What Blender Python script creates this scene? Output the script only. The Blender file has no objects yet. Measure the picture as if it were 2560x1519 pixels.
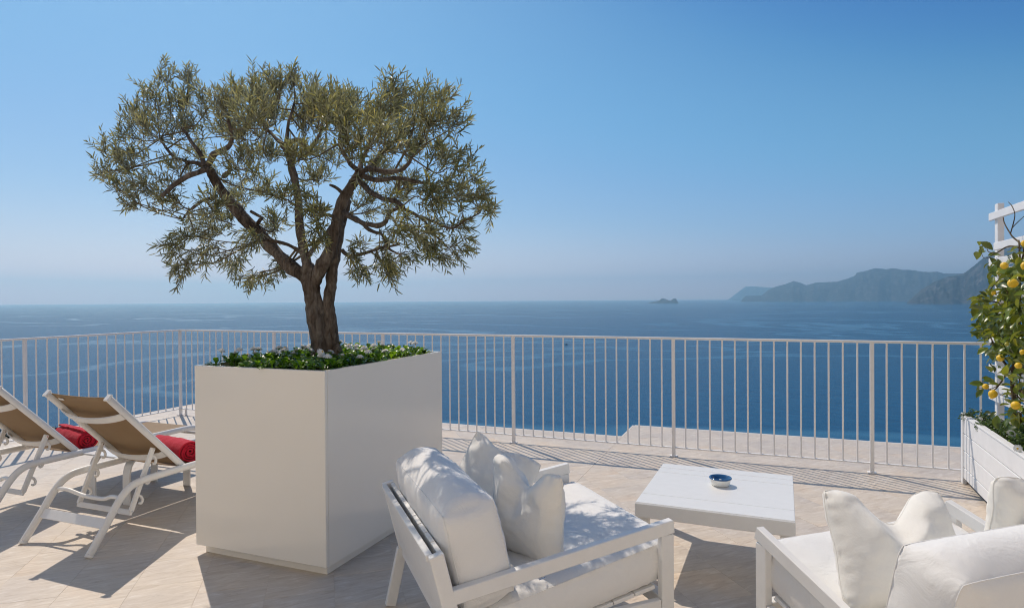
import bpy, math, random
import numpy as np
from mathutils import Vector, Matrix, noise

random.seed(7); np.random.seed(7)
sc = bpy.context.scene
COL = sc.collection
PI = math.pi

# ------------------------------------------------------------------ camera
CAM_H = 1.55
F_PX, YAW, PITCH, ROLL = 1577.67, 0.37852, -0.0078, -0.0065     # focal length in pixels of a 2560 px wide frame
cy_, sy_ = math.cos(YAW), math.sin(YAW)
FW = Vector((-sy_*math.cos(PITCH), cy_*math.cos(PITCH), math.sin(PITCH)))
RT0 = Vector((cy_, sy_, 0)); UP0 = RT0.cross(FW)
RT = RT0*math.cos(ROLL) + UP0*math.sin(ROLL)
UPV = -RT0*math.sin(ROLL) + UP0*math.cos(ROLL)
cam = bpy.data.cameras.new('camera'); cam.sensor_width = 36.0; cam.lens = F_PX/2560*36
cam.clip_start = 0.05; cam.clip_end = 300000
cam_o = bpy.data.objects.new('camera', cam); COL.objects.link(cam_o)
cam_o.matrix_world = Matrix(((RT.x, UPV.x, -FW.x, 0), (RT.y, UPV.y, -FW.y, 0), (RT.z, UPV.z, -FW.z, CAM_H), (0, 0, 0, 1)))
sc.camera = cam_o

def ray(px, py): return FW + RT*((px-1280)/F_PX) + UPV*((759.5-py)/F_PX)
def atz(px, py, z):
    d = ray(px, py); return Vector((0, 0, CAM_H)) + d*((z-CAM_H)/d.z)
def aty(px, py, Y):
    d = ray(px, py); return Vector((0, 0, CAM_H)) + d*(Y/d.y)
def atx(px, py, X):
    d = ray(px, py); return Vector((0, 0, CAM_H)) + d*(X/d.x)
def project(P):
    d = Vector(P) - Vector((0, 0, CAM_H)); z = d.dot(FW)
    return 1280 + F_PX*d.dot(RT)/z, 759.5 - F_PX*d.dot(UPV)/z, z

# ------------------------------------------------------------------ sky and sun
SUN_V = Vector((-0.635, 0.48, 1.0)).normalized()
SUN_EL = math.asin(SUN_V.z); SUN_AZ = math.atan2(SUN_V.x, SUN_V.y)
world = bpy.data.worlds.new('World'); sc.world = world; world.use_nodes = True
wn = world.node_tree; bg = wn.nodes['Background']
sky = wn.nodes.new('ShaderNodeTexSky'); sky.sky_type = 'NISHITA'; sky.sun_disc = False
sky.sun_elevation = SUN_EL; sky.sun_rotation = SUN_AZ
sky.altitude = 200; sky.air_density = 1.0; sky.dust_density = 0.35; sky.ozone_density = 4.0
SKY_S = 0.11
# colour grading of the clear sky: one smooth monotonic curve per channel
_cv = wn.nodes.new('ShaderNodeRGBCurve'); _sc = wn.nodes.new('ShaderNodeVectorMath'); _sc.operation = 'SCALE'; _sc.inputs[3].default_value = 0.11
wn.links.new(sky.outputs[0], _sc.inputs[0]); wn.links.new(_sc.outputs[0], _cv.inputs[1])
_cv.mapping.use_clip = False; _cv.mapping.extend = 'EXTRAPOLATED'
for _i, _pts in enumerate((((0, 0), (.10, .030), (.158, .036), (.225, .120), (.287, .172), (.352, .235), (.47, .370), (1, 1.5)),
                           ((0, 0), (.15, .095), (.274, .172), (.366, .328), (.437, .396), (.558, .458), (.708, .560), (1, .82)),
                           ((0, 0), (.25, .225), (.504, .470), (.655, .650), (.746, .725), (.83, .765), (1, .83)))):
    _c = _cv.mapping.curves[_i]; _c.points[0].location = _pts[0]; _c.points[1].location = _pts[-1]
    for _p in _pts[1:-1]: _c.points.new(*_p)
_cv.mapping.update()
_s2 = wn.nodes.new('ShaderNodeVectorMath'); _s2.operation = 'SCALE'; _s2.inputs[3].default_value = 1/SKY_S
wn.links.new(_cv.outputs[0], _s2.inputs[0]); wn.links.new(_s2.outputs[0], bg.inputs[0]); bg.inputs[1].default_value = SKY_S
sun = bpy.data.lights.new('sun', 'SUN'); sun.energy = 3.5; sun.angle = math.radians(0.45); sun.color = (1.0, 0.88, 0.75)
sun_o = bpy.data.objects.new('sun', sun); COL.objects.link(sun_o)
sun_o.rotation_euler = SUN_V.to_track_quat('Z', 'Y').to_euler(); sun_o.location = (0, 0, 30)
sc.view_settings.view_transform = 'Standard'; sc.view_settings.look = 'None'
sc.view_settings.gamma = 1; sc.view_settings.use_curve_mapping = False; sc.view_settings.exposure = 0.0
sc.render.engine = 'CYCLES'
sc.cycles.use_denoising = True; sc.cycles.denoising_prefilter = 'ACCURATE'; sc.cycles.filter_width = 1.1; sc.cycles.max_bounces = 8; sc.cycles.diffuse_bounces = 4
sc.cycles.glossy_bounces = 3; sc.cycles.volume_bounces = 1; sc.cycles.transparent_max_bounces = 8
sc.cycles.sample_clamp_indirect = 6

# ------------------------------------------------------------------ materials
def principled(name, color, rough=0.5, spec=0.5, **kw):
    m = bpy.data.materials.new(name); m.use_nodes = True
    b = m.node_tree.nodes['Principled BSDF']
    b.inputs['Base Color'].default_value = (*color, 1); b.inputs['Roughness'].default_value = rough
    b.inputs['Specular IOR Level'].default_value = spec
    for k, v in kw.items(): b.inputs[k.replace('_', ' ')].default_value = v
    return m
def N(m, t, **kw):
    n = m.node_tree.nodes.new(t)
    for k, v in kw.items(): setattr(n, k, v)
    return n
def L(m, a, b): m.node_tree.links.new(a, b)
def pb(m): return m.node_tree.nodes['Principled BSDF']
def noise_n(m, vec, scale, detail=4, rough=0.55, dist=0.0):
    n = N(m, 'ShaderNodeTexNoise'); n.inputs['Scale'].default_value = scale; n.inputs['Detail'].default_value = detail
    n.inputs['Roughness'].default_value = rough; n.inputs['Distortion'].default_value = dist
    if vec is not None: L(m, vec, n.inputs['Vector'])
    return n
def ramp(m, fac, stops):
    r = N(m, 'ShaderNodeValToRGB'); e = r.color_ramp.elements
    e[0].position, e[0].color = stops[0][0], (*stops[0][1], 1); e[1].position, e[1].color = stops[-1][0], (*stops[-1][1], 1)
    for p, c in stops[1:-1]:
        x = e.new(p); x.color = (*c, 1)
    L(m, fac, r.inputs[0]); return r
def mapping(m, vec, scale=(1, 1, 1), rot=(0, 0, 0)):
    n = N(m, 'ShaderNodeMapping'); n.inputs['Scale'].default_value = scale; n.inputs['Rotation'].default_value = rot
    L(m, vec, n.inputs['Vector']); return n
def bump(m, h, strength, dist):
    b = N(m, 'ShaderNodeBump'); b.inputs['Strength'].default_value = strength; b.inputs['Distance'].default_value = dist
    L(m, h, b.inputs['Height']); L(m, b.outputs[0], pb(m).inputs['Normal']); return b
def mixc(m, fac, a, b, mode='MIX'):
    n = N(m, 'ShaderNodeMix', data_type='RGBA', blend_type=mode)
    if hasattr(fac, 'is_linked'): L(m, fac, n.inputs[0])
    else: n.inputs[0].default_value = fac
    for s, v in ((6, a), (7, b)):
        if hasattr(v, 'is_linked'): L(m, v, n.inputs[s])
        else: n.inputs[s].default_value = (*v, 1)
    return n.outputs[2]
def pos(m): return N(m, 'ShaderNodeNewGeometry').outputs['Position']
def objc(m): return N(m, 'ShaderNodeTexCoord').outputs['Object']

def mat_paint(name, col, rough=0.4, mott=0.03, sc_=18):
    m = principled(name, col, rough)
    n = noise_n(m, pos(m), sc_, 5)
    r = ramp(m, n.outputs[0], [(0.3, tuple(c*(1-mott) for c in col)), (0.75, tuple(min(1, c*(1+mott)) for c in col))])
    L(m, r.outputs[0], pb(m).inputs['Base Color'])
    n2 = noise_n(m, pos(m), 220, 3); bump(m, n2.outputs[0], 0.06, 0.001)
    return m
M_METAL = mat_paint('white_powder_coat', (0.80, 0.79, 0.76), 0.38)
M_RAIL = mat_paint('railing_paint', (0.82, 0.795, 0.765), 0.45)
M_TABLE = mat_paint('table_paint', (0.77, 0.765, 0.74), 0.33, 0.02)
M_WOOD = mat_paint('white_painted_wood', (0.80, 0.80, 0.80), 0.5, 0.04, 9)
M_CREAM = principled('cream_lacquer', (0.84, 0.81, 0.73), 0.12, 0.5)
_n = noise_n(M_CREAM, pos(M_CREAM), 1.6, 3); bump(M_CREAM, _n.outputs[0], 0.03, 0.01)
_r = ramp(M_CREAM, _n.outputs[0], [(0.3, (0.825, 0.79, 0.71)), (0.7, (0.85, 0.815, 0.74))]); L(M_CREAM, _r.outputs[0], pb(M_CREAM).inputs['Base Color'])

def mat_fabric(name, col, sheen=0.15, weave=900, crease=0.5):
    m = principled(name, col, 0.85, 0.25)
    try: pb(m).inputs['Sheen Weight'].default_value = sheen
    except Exception: pass
    o = objc(m)
    w = noise_n(m, o, 7, 4, 0.6, 0.8); w2 = noise_n(m, o, weave, 2)
    a = N(m, 'ShaderNodeMath', operation='MULTIPLY'); a.inputs[1].default_value = 0.10; L(m, w2.outputs[0], a.inputs[0])
    b = N(m, 'ShaderNodeMath', operation='ADD'); L(m, w.outputs[0], b.inputs[0]); L(m, a.outputs[0], b.inputs[1])
    bump(m, b.outputs[0], crease, 0.02)
    r = ramp(m, w.outputs[0], [(0.3, tuple(c*0.97 for c in col)), (0.7, col)]); L(m, r.outputs[0], pb(m).inputs['Base Color'])
    return m
M_CUSH = mat_fabric('white_cushion_fabric', (0.84, 0.83, 0.80))
M_PILLOW = mat_fabric('ivory_pillow_fabric', (0.84, 0.82, 0.76), crease=0.35)
M_TOWEL = mat_fabric('red_terry_cloth', (0.56, 0.010, 0.034), 0.12, 500, 0.9)
def mat_sling():
    m = principled('taupe_mesh_sling', (0.33, 0.225, 0.125), 0.7, 0.3)
    o = mapping(m, pos(m), (1, 1, 1))
    w = noise_n(m, o.outputs[0], 700, 2); bump(m, w.outputs[0], 0.3, 0.002)
    r = ramp(m, noise_n(m, o.outputs[0], 5, 3).outputs[0], [(0.3, (0.315, 0.21, 0.115)), (0.7, (0.35, 0.24, 0.135))])
    L(m, r.outputs[0], pb(m).inputs['Base Color'])
    tr = N(m, 'ShaderNodeBsdfTranslucent'); tr.inputs[0].default_value = (0.34, 0.22, 0.12, 1)
    mx = N(m, 'ShaderNodeMixShader'); mx.inputs[0].default_value = 0.16
    out = m.node_tree.nodes['Material Output']; L(m, pb(m).outputs[0], mx.inputs[1]); L(m, tr.outputs[0], mx.inputs[2]); L(m, mx.outputs[0], out.inputs[0])
    return m
M_SLING = mat_sling()

def mat_stone():
    m = principled('beige_travertine', (0.6, 0.5, 0.42), 0.5, 0.35)
    info = N(m, 'ShaderNodeObjectInfo'); g = N(m, 'ShaderNodeNewGeometry')
    comb = N(m, 'ShaderNodeCombineXYZ'); mul = N(m, 'ShaderNodeMath', operation='MULTIPLY'); mul.inputs[1].default_value = 37.0
    rnd = N(m, 'ShaderNodeMath', operation='ADD'); L(m, info.outputs['Random'], rnd.inputs[0]); L(m, g.outputs['Random Per Island'], rnd.inputs[1])
    L(m, rnd.outputs[0], mul.inputs[0]); L(m, mul.outputs[0], comb.inputs[0]); L(m, mul.outputs[0], comb.inputs[1])
    add = N(m, 'ShaderNodeVectorMath', operation='ADD'); L(m, g.outputs['Position'], add.inputs[0]); L(m, comb.outputs[0], add.inputs[1])
    v = mapping(m, add.outputs[0], (1.0, 1.0, 1.0), (0, 0, math.radians(-46)))
    st = mapping(m, v.outputs[0], (4.2, 19.0, 1.0))
    a = noise_n(m, st.outputs[0], 1.5, 8, 0.68, 0.9)
    c1 = ramp(m, a.outputs[0], [(0.30, (0.50, 0.415, 0.33)), (0.44, (0.595, 0.520, 0.435)), (0.56, (0.640, 0.568, 0.485)), (0.70, (0.75, 0.695, 0.63))])
    big = noise_n(m, v.outputs[0], 1.7, 4, 0.5)
    c2 = ramp(m, big.outputs[0], [(0.3, (0.88, 0.885, 0.91)), (0.55, (1.0, 0.99, 0.97)), (0.75, (1.05, 0.965, 0.87))])
    col = mixc(m, 1.0, c1.outputs[0], c2.outputs[0], 'MULTIPLY')
    tint = N(m, 'ShaderNodeMapRange'); tint.inputs[3].default_value = 0.975; tint.inputs[4].default_value = 1.02
    fr = N(m, 'ShaderNodeMath', operation='FRACT'); L(m, mul.outputs[0], fr.inputs[0]); L(m, fr.outputs[0], tint.inputs[0])
    cc = N(m, 'ShaderNodeCombineColor'); L(m, tint.outputs[0], cc.inputs[0]); L(m, tint.outputs[0], cc.inputs[1]); L(m, tint.outputs[0], cc.inputs[2])
    col = mixc(m, 1.0, col, cc.outputs[0], 'MULTIPLY')
    # small dark pits and short dark veins
    pit = noise_n(m, mapping(m, v.outputs[0], (12, 55, 1)).outputs[0], 1.0, 5, 0.7, 0.4)
    pr = ramp(m, pit.outputs[0], [(0.30, (0.62, 0.58, 0.54)), (0.37, (1, 1, 1))])
    col = mixc(m, 0.55, col, mixc(m, 1.0, col, pr.outputs[0], 'MULTIPLY'))
    sp = noise_n(m, v.outputs[0], 48, 2, 0.5)
    spr = ramp(m, sp.outputs[0], [(0.20, (0.35, 0.32, 0.28)), (0.235, (1, 1, 1))])
    col = mixc(m, 1.0, col, spr.outputs[0], 'MULTIPLY')
    L(m, col, pb(m).inputs['Base Color'])
    bump(m, a.outputs[0], 0.25, 0.004)
    rr = ramp(m, a.outputs[0], [(0.3, (0.42,)*3), (0.7, (0.60,)*3)]); L(m, rr.outputs[0], pb(m).inputs['Roughness'])
    return m
M_STONE = mat_stone()
M_GROUT = mat_paint('beige_grout', (0.60, 0.52, 0.44), 0.9, 0.08, 30)
M_EDGE = mat_paint('pale_stone_edge', (0.68, 0.64, 0.58), 0.6, 0.06, 12)
M_RENDER = mat_paint('cream_wall_render', (0.85, 0.77, 0.66), 0.9, 0.04, 2)

def mat_leaf(name, top, under, rough=0.4, transl=0.25, tcol=None, var=0.35):
    m = principled(name, top, rough, 0.5)
    g = N(m, 'ShaderNodeNewGeometry'); info = N(m, 'ShaderNodeObjectInfo')
    rnd = N(m, 'ShaderNodeMath', operation='ADD'); L(m, g.outputs['Random Per Island'], rnd.inputs[0]); L(m, info.outputs['Random'], rnd.inputs[1])
    fr = N(m, 'ShaderNodeMath', operation='FRACT'); L(m, rnd.outputs[0], fr.inputs[0])
    base = mixc(m, g.outputs['Backfacing'], top, under)
    r = ramp(m, fr.outputs[0], [(0.0, (1-var, 1-var, 1-var*0.8)), (0.6, (1.0, 1.0, 1.0)), (0.9, (1+var, 1+var*0.8, 1.0)), (1.0, (1+1.8*var, 1+1.1*var, 0.8))])
    col = mixc(m, 1.0, base, r.outputs[0], 'MULTIPLY'); L(m, col, pb(m).inputs['Base Color'])
    tr = N(m, 'ShaderNodeBsdfTranslucent')
    tc = mixc(m, 1.0, r.outputs[0], tcol or tuple(c*1.6 for c in top), 'MULTIPLY'); L(m, tc, tr.inputs[0])
    mx = N(m, 'ShaderNodeMixShader'); mx.inputs[0].default_value = transl
    out = m.node_tree.nodes['Material Output']; L(m, pb(m).outputs[0], mx.inputs[1]); L(m, tr.outputs[0], mx.inputs[2]); L(m, mx.outputs[0], out.inputs[0])
    return m
M_OLIVE = mat_leaf('olive_leaf', (0.155, 0.168, 0.088), (0.40, 0.41, 0.31), 0.32, 0.34, (0.36, 0.36, 0.13), 0.40)
M_GCOV = mat_leaf('daisy_leaf', (0.060, 0.150, 0.018), (0.09, 0.18, 0.035), 0.32, 0.34, (0.22, 0.42, 0.02), 0.5)
M_LEMONLEAF = mat_leaf('lemon_leaf', (0.085, 0.14, 0.025), (0.12, 0.17, 0.05), 0.3, 0.30, (0.34, 0.36, 0.03), 0.45)
M_HERB = mat_leaf('bedding_leaf', (0.055, 0.105, 0.022), (0.08, 0.13, 0.04), 0.5, 0.25, (0.16, 0.26, 0.03), 0.4)
M_SHRUB = mat_leaf('dark_shrub_leaf', (0.020, 0.032, 0.012), (0.03, 0.04, 0.015), 0.6, 0.1, None, 0.4)
M_SOIL = mat_paint('dark_soil', (0.055, 0.035, 0.025), 0.95, 0.4, 40)
def mat_bark(name, a, b, dark):
    m = principled(name, a, 0.85, 0.2)
    o = mapping(m, pos(m), (14, 14, 3.2)); n = noise_n(m, o.outputs[0], 2.0, 8, 0.7, 1.0)
    n2 = noise_n(m, pos(m), 7, 4, 0.6)
    r = ramp(m, n.outputs[0], [(0.28, dark), (0.5, a), (0.75, b)])
    r2 = ramp(m, n2.outputs[0], [(0.35, (0.45, 0.40, 0.36)), (0.6, (1, 1, 1))])
    L(m, mixc(m, 1.0, r.outputs[0], r2.outputs[0], 'MULTIPLY'), pb(m).inputs['Base Color'])
    bump(m, n.outputs[0], 1.0, 0.035); return m
M_BARK = mat_bark('olive_bark', (0.195, 0.160, 0.130), (0.37, 0.325, 0.275), (0.045, 0.030, 0.021))
M_TWIG = principled('olive_twig', (0.15, 0.12, 0.075), 0.8, 0.2)
M_LTWIG = mat_bark('lemon_bark', (0.17, 0.13, 0.07), (0.25, 0.2, 0.12), (0.07, 0.045, 0.025))
M_PETAL = principled('white_petal', (0.82, 0.83, 0.80), 0.7, 0.2)
M_YELLOW = mat_paint('yellow_flower_centre', (0.78, 0.50, 0.03), 0.8, 0.2, 300)
M_STEM = principled('flower_stem', (0.14, 0.24, 0.05), 0.6, 0.3)
def mat_lemon():
    m = principled('lemon_peel', (0.85, 0.52, 0.015), 0.38, 0.5)
    n = noise_n(m, objc(m), 260, 3); bump(m, n.outputs[0], 0.3, 0.002)
    r = ramp(m, noise_n(m, objc(m), 20, 3).outputs[0], [(0.3, (0.80, 0.45, 0.01)), (0.7, (0.88, 0.60, 0.03))]); L(m, r.outputs[0], pb(m).inputs['Base Color']); return m
M_LEMON = mat_lemon()
M_GREENLEMON = mat_paint('unripe_lemon_peel', (0.42, 0.38, 0.05), 0.4, 0.2, 60)
M_BLUE = principled('blue_enamel', (0.025, 0.10, 0.24), 0.08, 0.7)
M_WHITEGLAZE = principled('white_glaze', (0.82, 0.82, 0.78), 0.15, 0.6)
M_STEEL = principled('polished_steel', (0.7, 0.7, 0.7), 0.12, 0.5, Metallic=1.0)
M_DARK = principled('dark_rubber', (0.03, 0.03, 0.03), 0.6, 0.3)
M_LABEL = principled('grey_blue_label', (0.30, 0.30, 0.42), 0.7, 0.2)
M_BOAT = principled('dark_boat_hull', (0.02, 0.03, 0.04), 0.5, 0.4)

# ------------------------------------------------------------------ mesh helpers
class MB:
    def __init__(s): s.v = []; s.f = []; s.sm = []
    def add(s, vs, fs, smooth=False):
        b = len(s.v); s.v.extend([tuple(v) for v in vs]); s.f.extend([tuple(b+i for i in f) for f in fs]); s.sm.extend([smooth]*len(fs)); return s
    def mesh(s, name, mat):
        me = bpy.data.meshes.new(name); me.from_pydata(s.v, [], s.f); me.materials.append(mat)
        me.polygons.foreach_set('use_smooth', s.sm); me.update(); return me
    def build(s, name, mat, parent=None, label=None, loc=None):
        return mobj(name, s.mesh(name, mat), parent, label, loc)
    # chamfered box, M = 4x4 or None
    def box(s, c, size, M=None, ch=0.0):
        hx, hy, hz = [a/2 for a in size]; c = Vector(c)
        if ch <= 0:
            vs = [Vector((x*hx, y*hy, z*hz)) for x in (-1, 1) for y in (-1, 1) for z in (-1, 1)]
            fs = [(0, 1, 3, 2), (4, 6, 7, 5), (0, 4, 5, 1), (2, 3, 7, 6), (0, 2, 6, 4), (1, 5, 7, 3)]
        else:
            ch = min(ch, hx*.9, hy*.9, hz*.9); vs = []; idx = {}
            for x in (-1, 1):
                for y in (-1, 1):
                    for z in (-1, 1):
                        for ax in range(3):
                            d = [hx-ch, hy-ch, hz-ch]; d[ax] += ch
                            idx[(x, y, z, ax)] = len(vs); vs.append(Vector((x*d[0], y*d[1], z*d[2])))
            fs = []
            for ax in range(3):
                o = [a for a in range(3) if a != ax]
                for sg in (-1, 1):
                    q = []
                    for a, b in ((-1, -1), (1, -1), (1, 1), (-1, 1)):
                        k = [0, 0, 0]; k[ax] = sg; k[o[0]] = a; k[o[1]] = b; q.append(idx[(k[0], k[1], k[2], ax)])
                    if (sg == 1) != (ax != 1): q.reverse()
                    fs.append(tuple(q))
            for ax in range(3):           # edges along axis ax
                o = [a for a in range(3) if a != ax]
                for a in (-1, 1):
                    for b in (-1, 1):
                        k0 = [0, 0, 0]; k0[ax] = -1; k0[o[0]] = a; k0[o[1]] = b; k1 = list(k0); k1[ax] = 1
                        q = [idx[(*k0, o[0])], idx[(*k1, o[0])], idx[(*k1, o[1])], idx[(*k0, o[1])]]
                        n = (vs[q[1]]-vs[q[0]]).cross(vs[q[2]]-vs[q[1]]); cen = vs[q[0]]+vs[q[2]]
                        if n.dot(cen) < 0: q.reverse()
                        fs.append(tuple(q))
            for x in (-1, 1):
                for y in (-1, 1):
                    for z in (-1, 1):
                        q = [idx[(x, y, z, 0)], idx[(x, y, z, 1)], idx[(x, y, z, 2)]]
                        n = (vs[q[1]]-vs[q[0]]).cross(vs[q[2]]-vs[q[1]])
                        if n.dot(Vector((x, y, z))) < 0: q.reverse()
                        fs.append(tuple(q))
        if M is not None: vs = [M @ v for v in vs]
        return s.add([v+c for v in vs], fs)
    def bar(s, a, b, w, h, up=(0, 0, 1), ch=0.003):      # w across, h along 'up'
        a = Vector(a); b = Vector(b); d = (b-a); ln = d.length; d.normalize(); up = Vector(up)
        x = up.cross(d)
        if x.length < 1e-4: x = Vector((1, 0, 0))
        x.normalize(); u = d.cross(x)
        M = Matrix((x, d, u)).transposed()
        return s.box((a+b)/2, (w, ln, h), M.to_3x3(), ch)
    def tube(s, pts, rad, n=8, caps=True, oval=1.0, upv=None):
        pts = [Vector(p) for p in pts]; k = len(pts)
        rad = rad if hasattr(rad, '__len__') else [rad]*k
        vs = []; prev = None
        for i, p in enumerate(pts):
            t = (pts[min(i+1, k-1)]-pts[max(i-1, 0)]).normalized()
            if prev is None:
                a = Vector(upv) if upv is not None else (Vector((0, 0, 1)) if abs(t.z) < .9 else Vector((1, 0, 0)))
                x = a.cross(t).normalized()
            else: x = (prev - t*prev.dot(t)).normalized()
            prev = x; y = t.cross(x)
            for j in range(n):
                an = 2*PI*j/n; vs.append(p + (x*math.cos(an)*rad[i] + y*math.sin(an)*rad[i]*oval))
        fs = [(i*n+j, i*n+(j+1) % n, (i+1)*n+(j+1) % n, (i+1)*n+j) for i in range(k-1) for j in range(n)]
        s.add(vs, fs, True)
        if caps:
            b = len(s.v)-k*n
            s.f.append(tuple(b+j for j in reversed(range(n)))); s.sm.append(False)
            s.f.append(tuple(b+(k-1)*n+j for j in range(n))); s.sm.append(False)
        return s
    def lathe(s, prof, n=32, c=(0, 0, 0)):
        vs = [(c[0]+r*math.cos(2*PI*j/n), c[1]+r*math.sin(2*PI*j/n), c[2]+z) for r, z in prof for j in range(n)]
        fs = [(i*n+j, i*n+(j+1) % n, (i+1)*n+(j+1) % n, (i+1)*n+j) for i in range(len(prof)-1) for j in range(n)]
        return s.add(vs, fs, True)
    def grid(s, P, closed_u=False):
        nu, nv = len(P), len(P[0]); vs = [p for r in P for p in r]
        fs = [(i*nv+j, ((i+1) % nu)*nv+j, ((i+1) % nu)*nv+j+1, i*nv+j+1) for i in range(nu if closed_u else nu-1) for j in range(nv-1)]
        return s.add(vs, fs, True)

def mobj(name, me, parent=None, label=None, loc=None):
    o = bpy.data.objects.new(name, me); COL.objects.link(o)
    if parent is not None: o.parent = parent
    if label: o['label'] = label
    if loc is not None: o.location = loc
    return o
def thing(name, label, cat, loc=(0, 0, 0), rz=0, group=None):
    o = bpy.data.objects.new(name, None); o.empty_display_size = .1; COL.objects.link(o)
    o.location = loc; o.rotation_euler = (0, 0, rz); o['label'] = label; o['category'] = cat
    if group: o['group'] = group
    return o
def tag(o, label, cat, group=None):
    o['label'] = label; o['category'] = cat
    if group: o['group'] = group
    return o
def kind(o, k): o['kind'] = k; return o
def copy_tree(o, loc, rz, label, group=None):
    r = o.copy(); COL.objects.link(r); r.location = loc; r.rotation_euler = (0, 0, rz); r['label'] = label
    if group: r['group'] = group
    for ch in list(o.children):
        c = ch.copy(); COL.objects.link(c); c.parent = r
        for g in list(ch.children):
            d = g.copy(); COL.objects.link(d); d.parent = c
    return r
def smoothstep(a, b, x):
    t = min(1, max(0, (x-a)/(b-a))); return t*t*(3-2*t)
def cr_spline(pts, n):       # Catmull-Rom
    pts = [Vector(p) for p in pts]; P = [2*pts[0]-pts[1]]+pts+[2*pts[-1]-pts[-2]]; out = []
    for i in range(len(pts)-1):
        a, b, c, d = P[i:i+4]
        for k in range(n):
            t = k/n; out.append(0.5*((2*b)+(c-a)*t+(2*a-5*b+4*c-d)*t*t+(3*b-a-3*c+d)*t**3))
    out.append(pts[-1]); return out
def interp(vals, n):
    out = []
    for i in range(len(vals)-1):
        for k in range(n): out.append(vals[i]+(vals[i+1]-vals[i])*k/n)
    return out+[vals[-1]]

# ================================================================== SETTING
SEA_Z = -130.0
# ---- sea: one sheet out to the horizon
def build_sea():
    mb = MB(); rs = [0] + list(np.geomspace(60, 43500, 60)); n = 96
    vs = [(0, 0, SEA_Z)]; fs = []
    for r in rs[1:]:
        for j in range(n): vs.append((r*math.cos(2*PI*j/n), r*math.sin(2*PI*j/n), SEA_Z))
    for j in range(n): fs.append((0, 1+j, 1+(j+1) % n))
    for i in range(len(rs)-2):
        for j in range(n): fs.append((1+i*n+j, 1+(i+1)*n+j, 1+(i+1)*n+(j+1) % n, 1+i*n+(j+1) % n))
    mb.add(vs, fs)
    m = principled('sea_water', (0.006, 0.07, 0.18), 0.16, 0.16); b = pb(m); b.inputs['IOR'].default_value = 1.33
    g = pos(m)
    wv = mapping(m, g, (1.0, 1.0, 1), (0, 0, math.radians(25)))
    n1 = noise_n(m, mapping(m, wv.outputs[0], (0.035, 0.075, 1)).outputs[0], 1.0, 9, 0.68, 0.3)
    n2 = noise_n(m, mapping(m, wv.outputs[0], (0.35, 0.6, 1)).outputs[0], 1.0, 4, 0.6, 0.2)
    ad = N(m, 'ShaderNodeMath', operation='MULTIPLY_ADD'); L(m, n2.outputs[0], ad.inputs[0]); ad.inputs[1].default_value = 0.22; L(m, n1.outputs[0], ad.inputs[2])
    bp = N(m, 'ShaderNodeBump'); bp.inputs['Strength'].default_value = 0.9; bp.inputs['Distance'].default_value = 1.1
    L(m, ad.outputs[0], bp.inputs['Height']); L(m, bp.outputs[0], b.inputs['Normal'])
    # slicks: long calm streaks, paler than the ruffled water
    mp = mapping(m, g, (0.00030, 0.00062, 1), (0, 0, math.radians(-25))); mp.inputs['Location'].default_value = (3.7, 1.4, 0)
    sl = noise_n(m, mp.outputs[0], 1.0, 5, 0.55, 1.4)
    s2 = ramp(m, sl.outputs[0], [(0.484, (0, 0, 0)), (0.500, (1, 1, 1)), (0.506, (.8, .8, .8)), (0.522, (0, 0, 0))])
    rr = N(m, 'ShaderNodeMapRange'); L(m, s2.outputs[0], rr.inputs[0]); rr.inputs[3].default_value = 0.12; rr.inputs[4].default_value = 0.22
    c0 = ramp(m, n1.outputs[0], [(0.3, (0.003, 0.062, 0.150)), (0.7, (0.012, 0.105, 0.215))])
    L(m, mixc(m, s2.outputs[0], c0.outputs[0], (0.034, 0.150, 0.260)), b.inputs['Base Color'])
    b.inputs['Specular IOR Level'].default_value = 0.0; b.inputs['Roughness'].default_value = 0.6
    fr = N(m, 'ShaderNodeFresnel'); fr.inputs['IOR'].default_value = 1.33; L(m, bp.outputs[0], fr.inputs['Normal'])
    fm = N(m, 'ShaderNodeMath', operation='MULTIPLY'); L(m, fr.outputs[0], fm.inputs[0]); fm.inputs[1].default_value = 0.50
    gl = N(m, 'ShaderNodeBsdfGlossy'); L(m, rr.outputs[0], gl.inputs['Roughness']); L(m, bp.outputs[0], gl.inputs['Normal'])
    mx = N(m, 'ShaderNodeMixShader'); L(m, fm.outputs[0], mx.inputs[0]); L(m, b.outputs[0], mx.inputs[1]); L(m, gl.outputs[0], mx.inputs[2])
    L(m, mx.outputs[0], m.node_tree.nodes['Material Output'].inputs[0])
    kind(mb.build('sea', m), 'structure')
build_sea()

# ---- mountains of the far coast; each range a ridge with gullied flanks
def azv(az, el, dist): 
    a = math.radians(az); return Vector((dist*math.sin(a), dist*math.cos(a), CAM_H+dist*math.tan(math.radians(el))))
def mat_hill(name, a, b, rock):
    m = principled(name, a, 0.95, 0.1)
    n = noise_n(m, mapping(m, pos(m), (0.0016, 0.0016, 0.0035)).outputs[0], 1.0, 8, 0.65)
    n2 = noise_n(m, mapping(m, pos(m), (0.006, 0.006, 0.0018)).outputs[0], 1.0, 7, 0.7)
    r = ramp(m, n.outputs[0], [(0.35, a), (0.6, b)]); r2 = ramp(m, n2.outputs[0], [(0.50, (0, 0, 0)), (0.68, (1, 1, 1))])
    L(m, mixc(m, r2.outputs[0], r.outputs[0], rock), pb(m).inputs['Base Color']); return m
M_HILL = mat_hill('scrub_and_limestone', (0.018, 0.022, 0.020), (0.036, 0.038, 0.034), (0.17, 0.145, 0.135))
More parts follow.
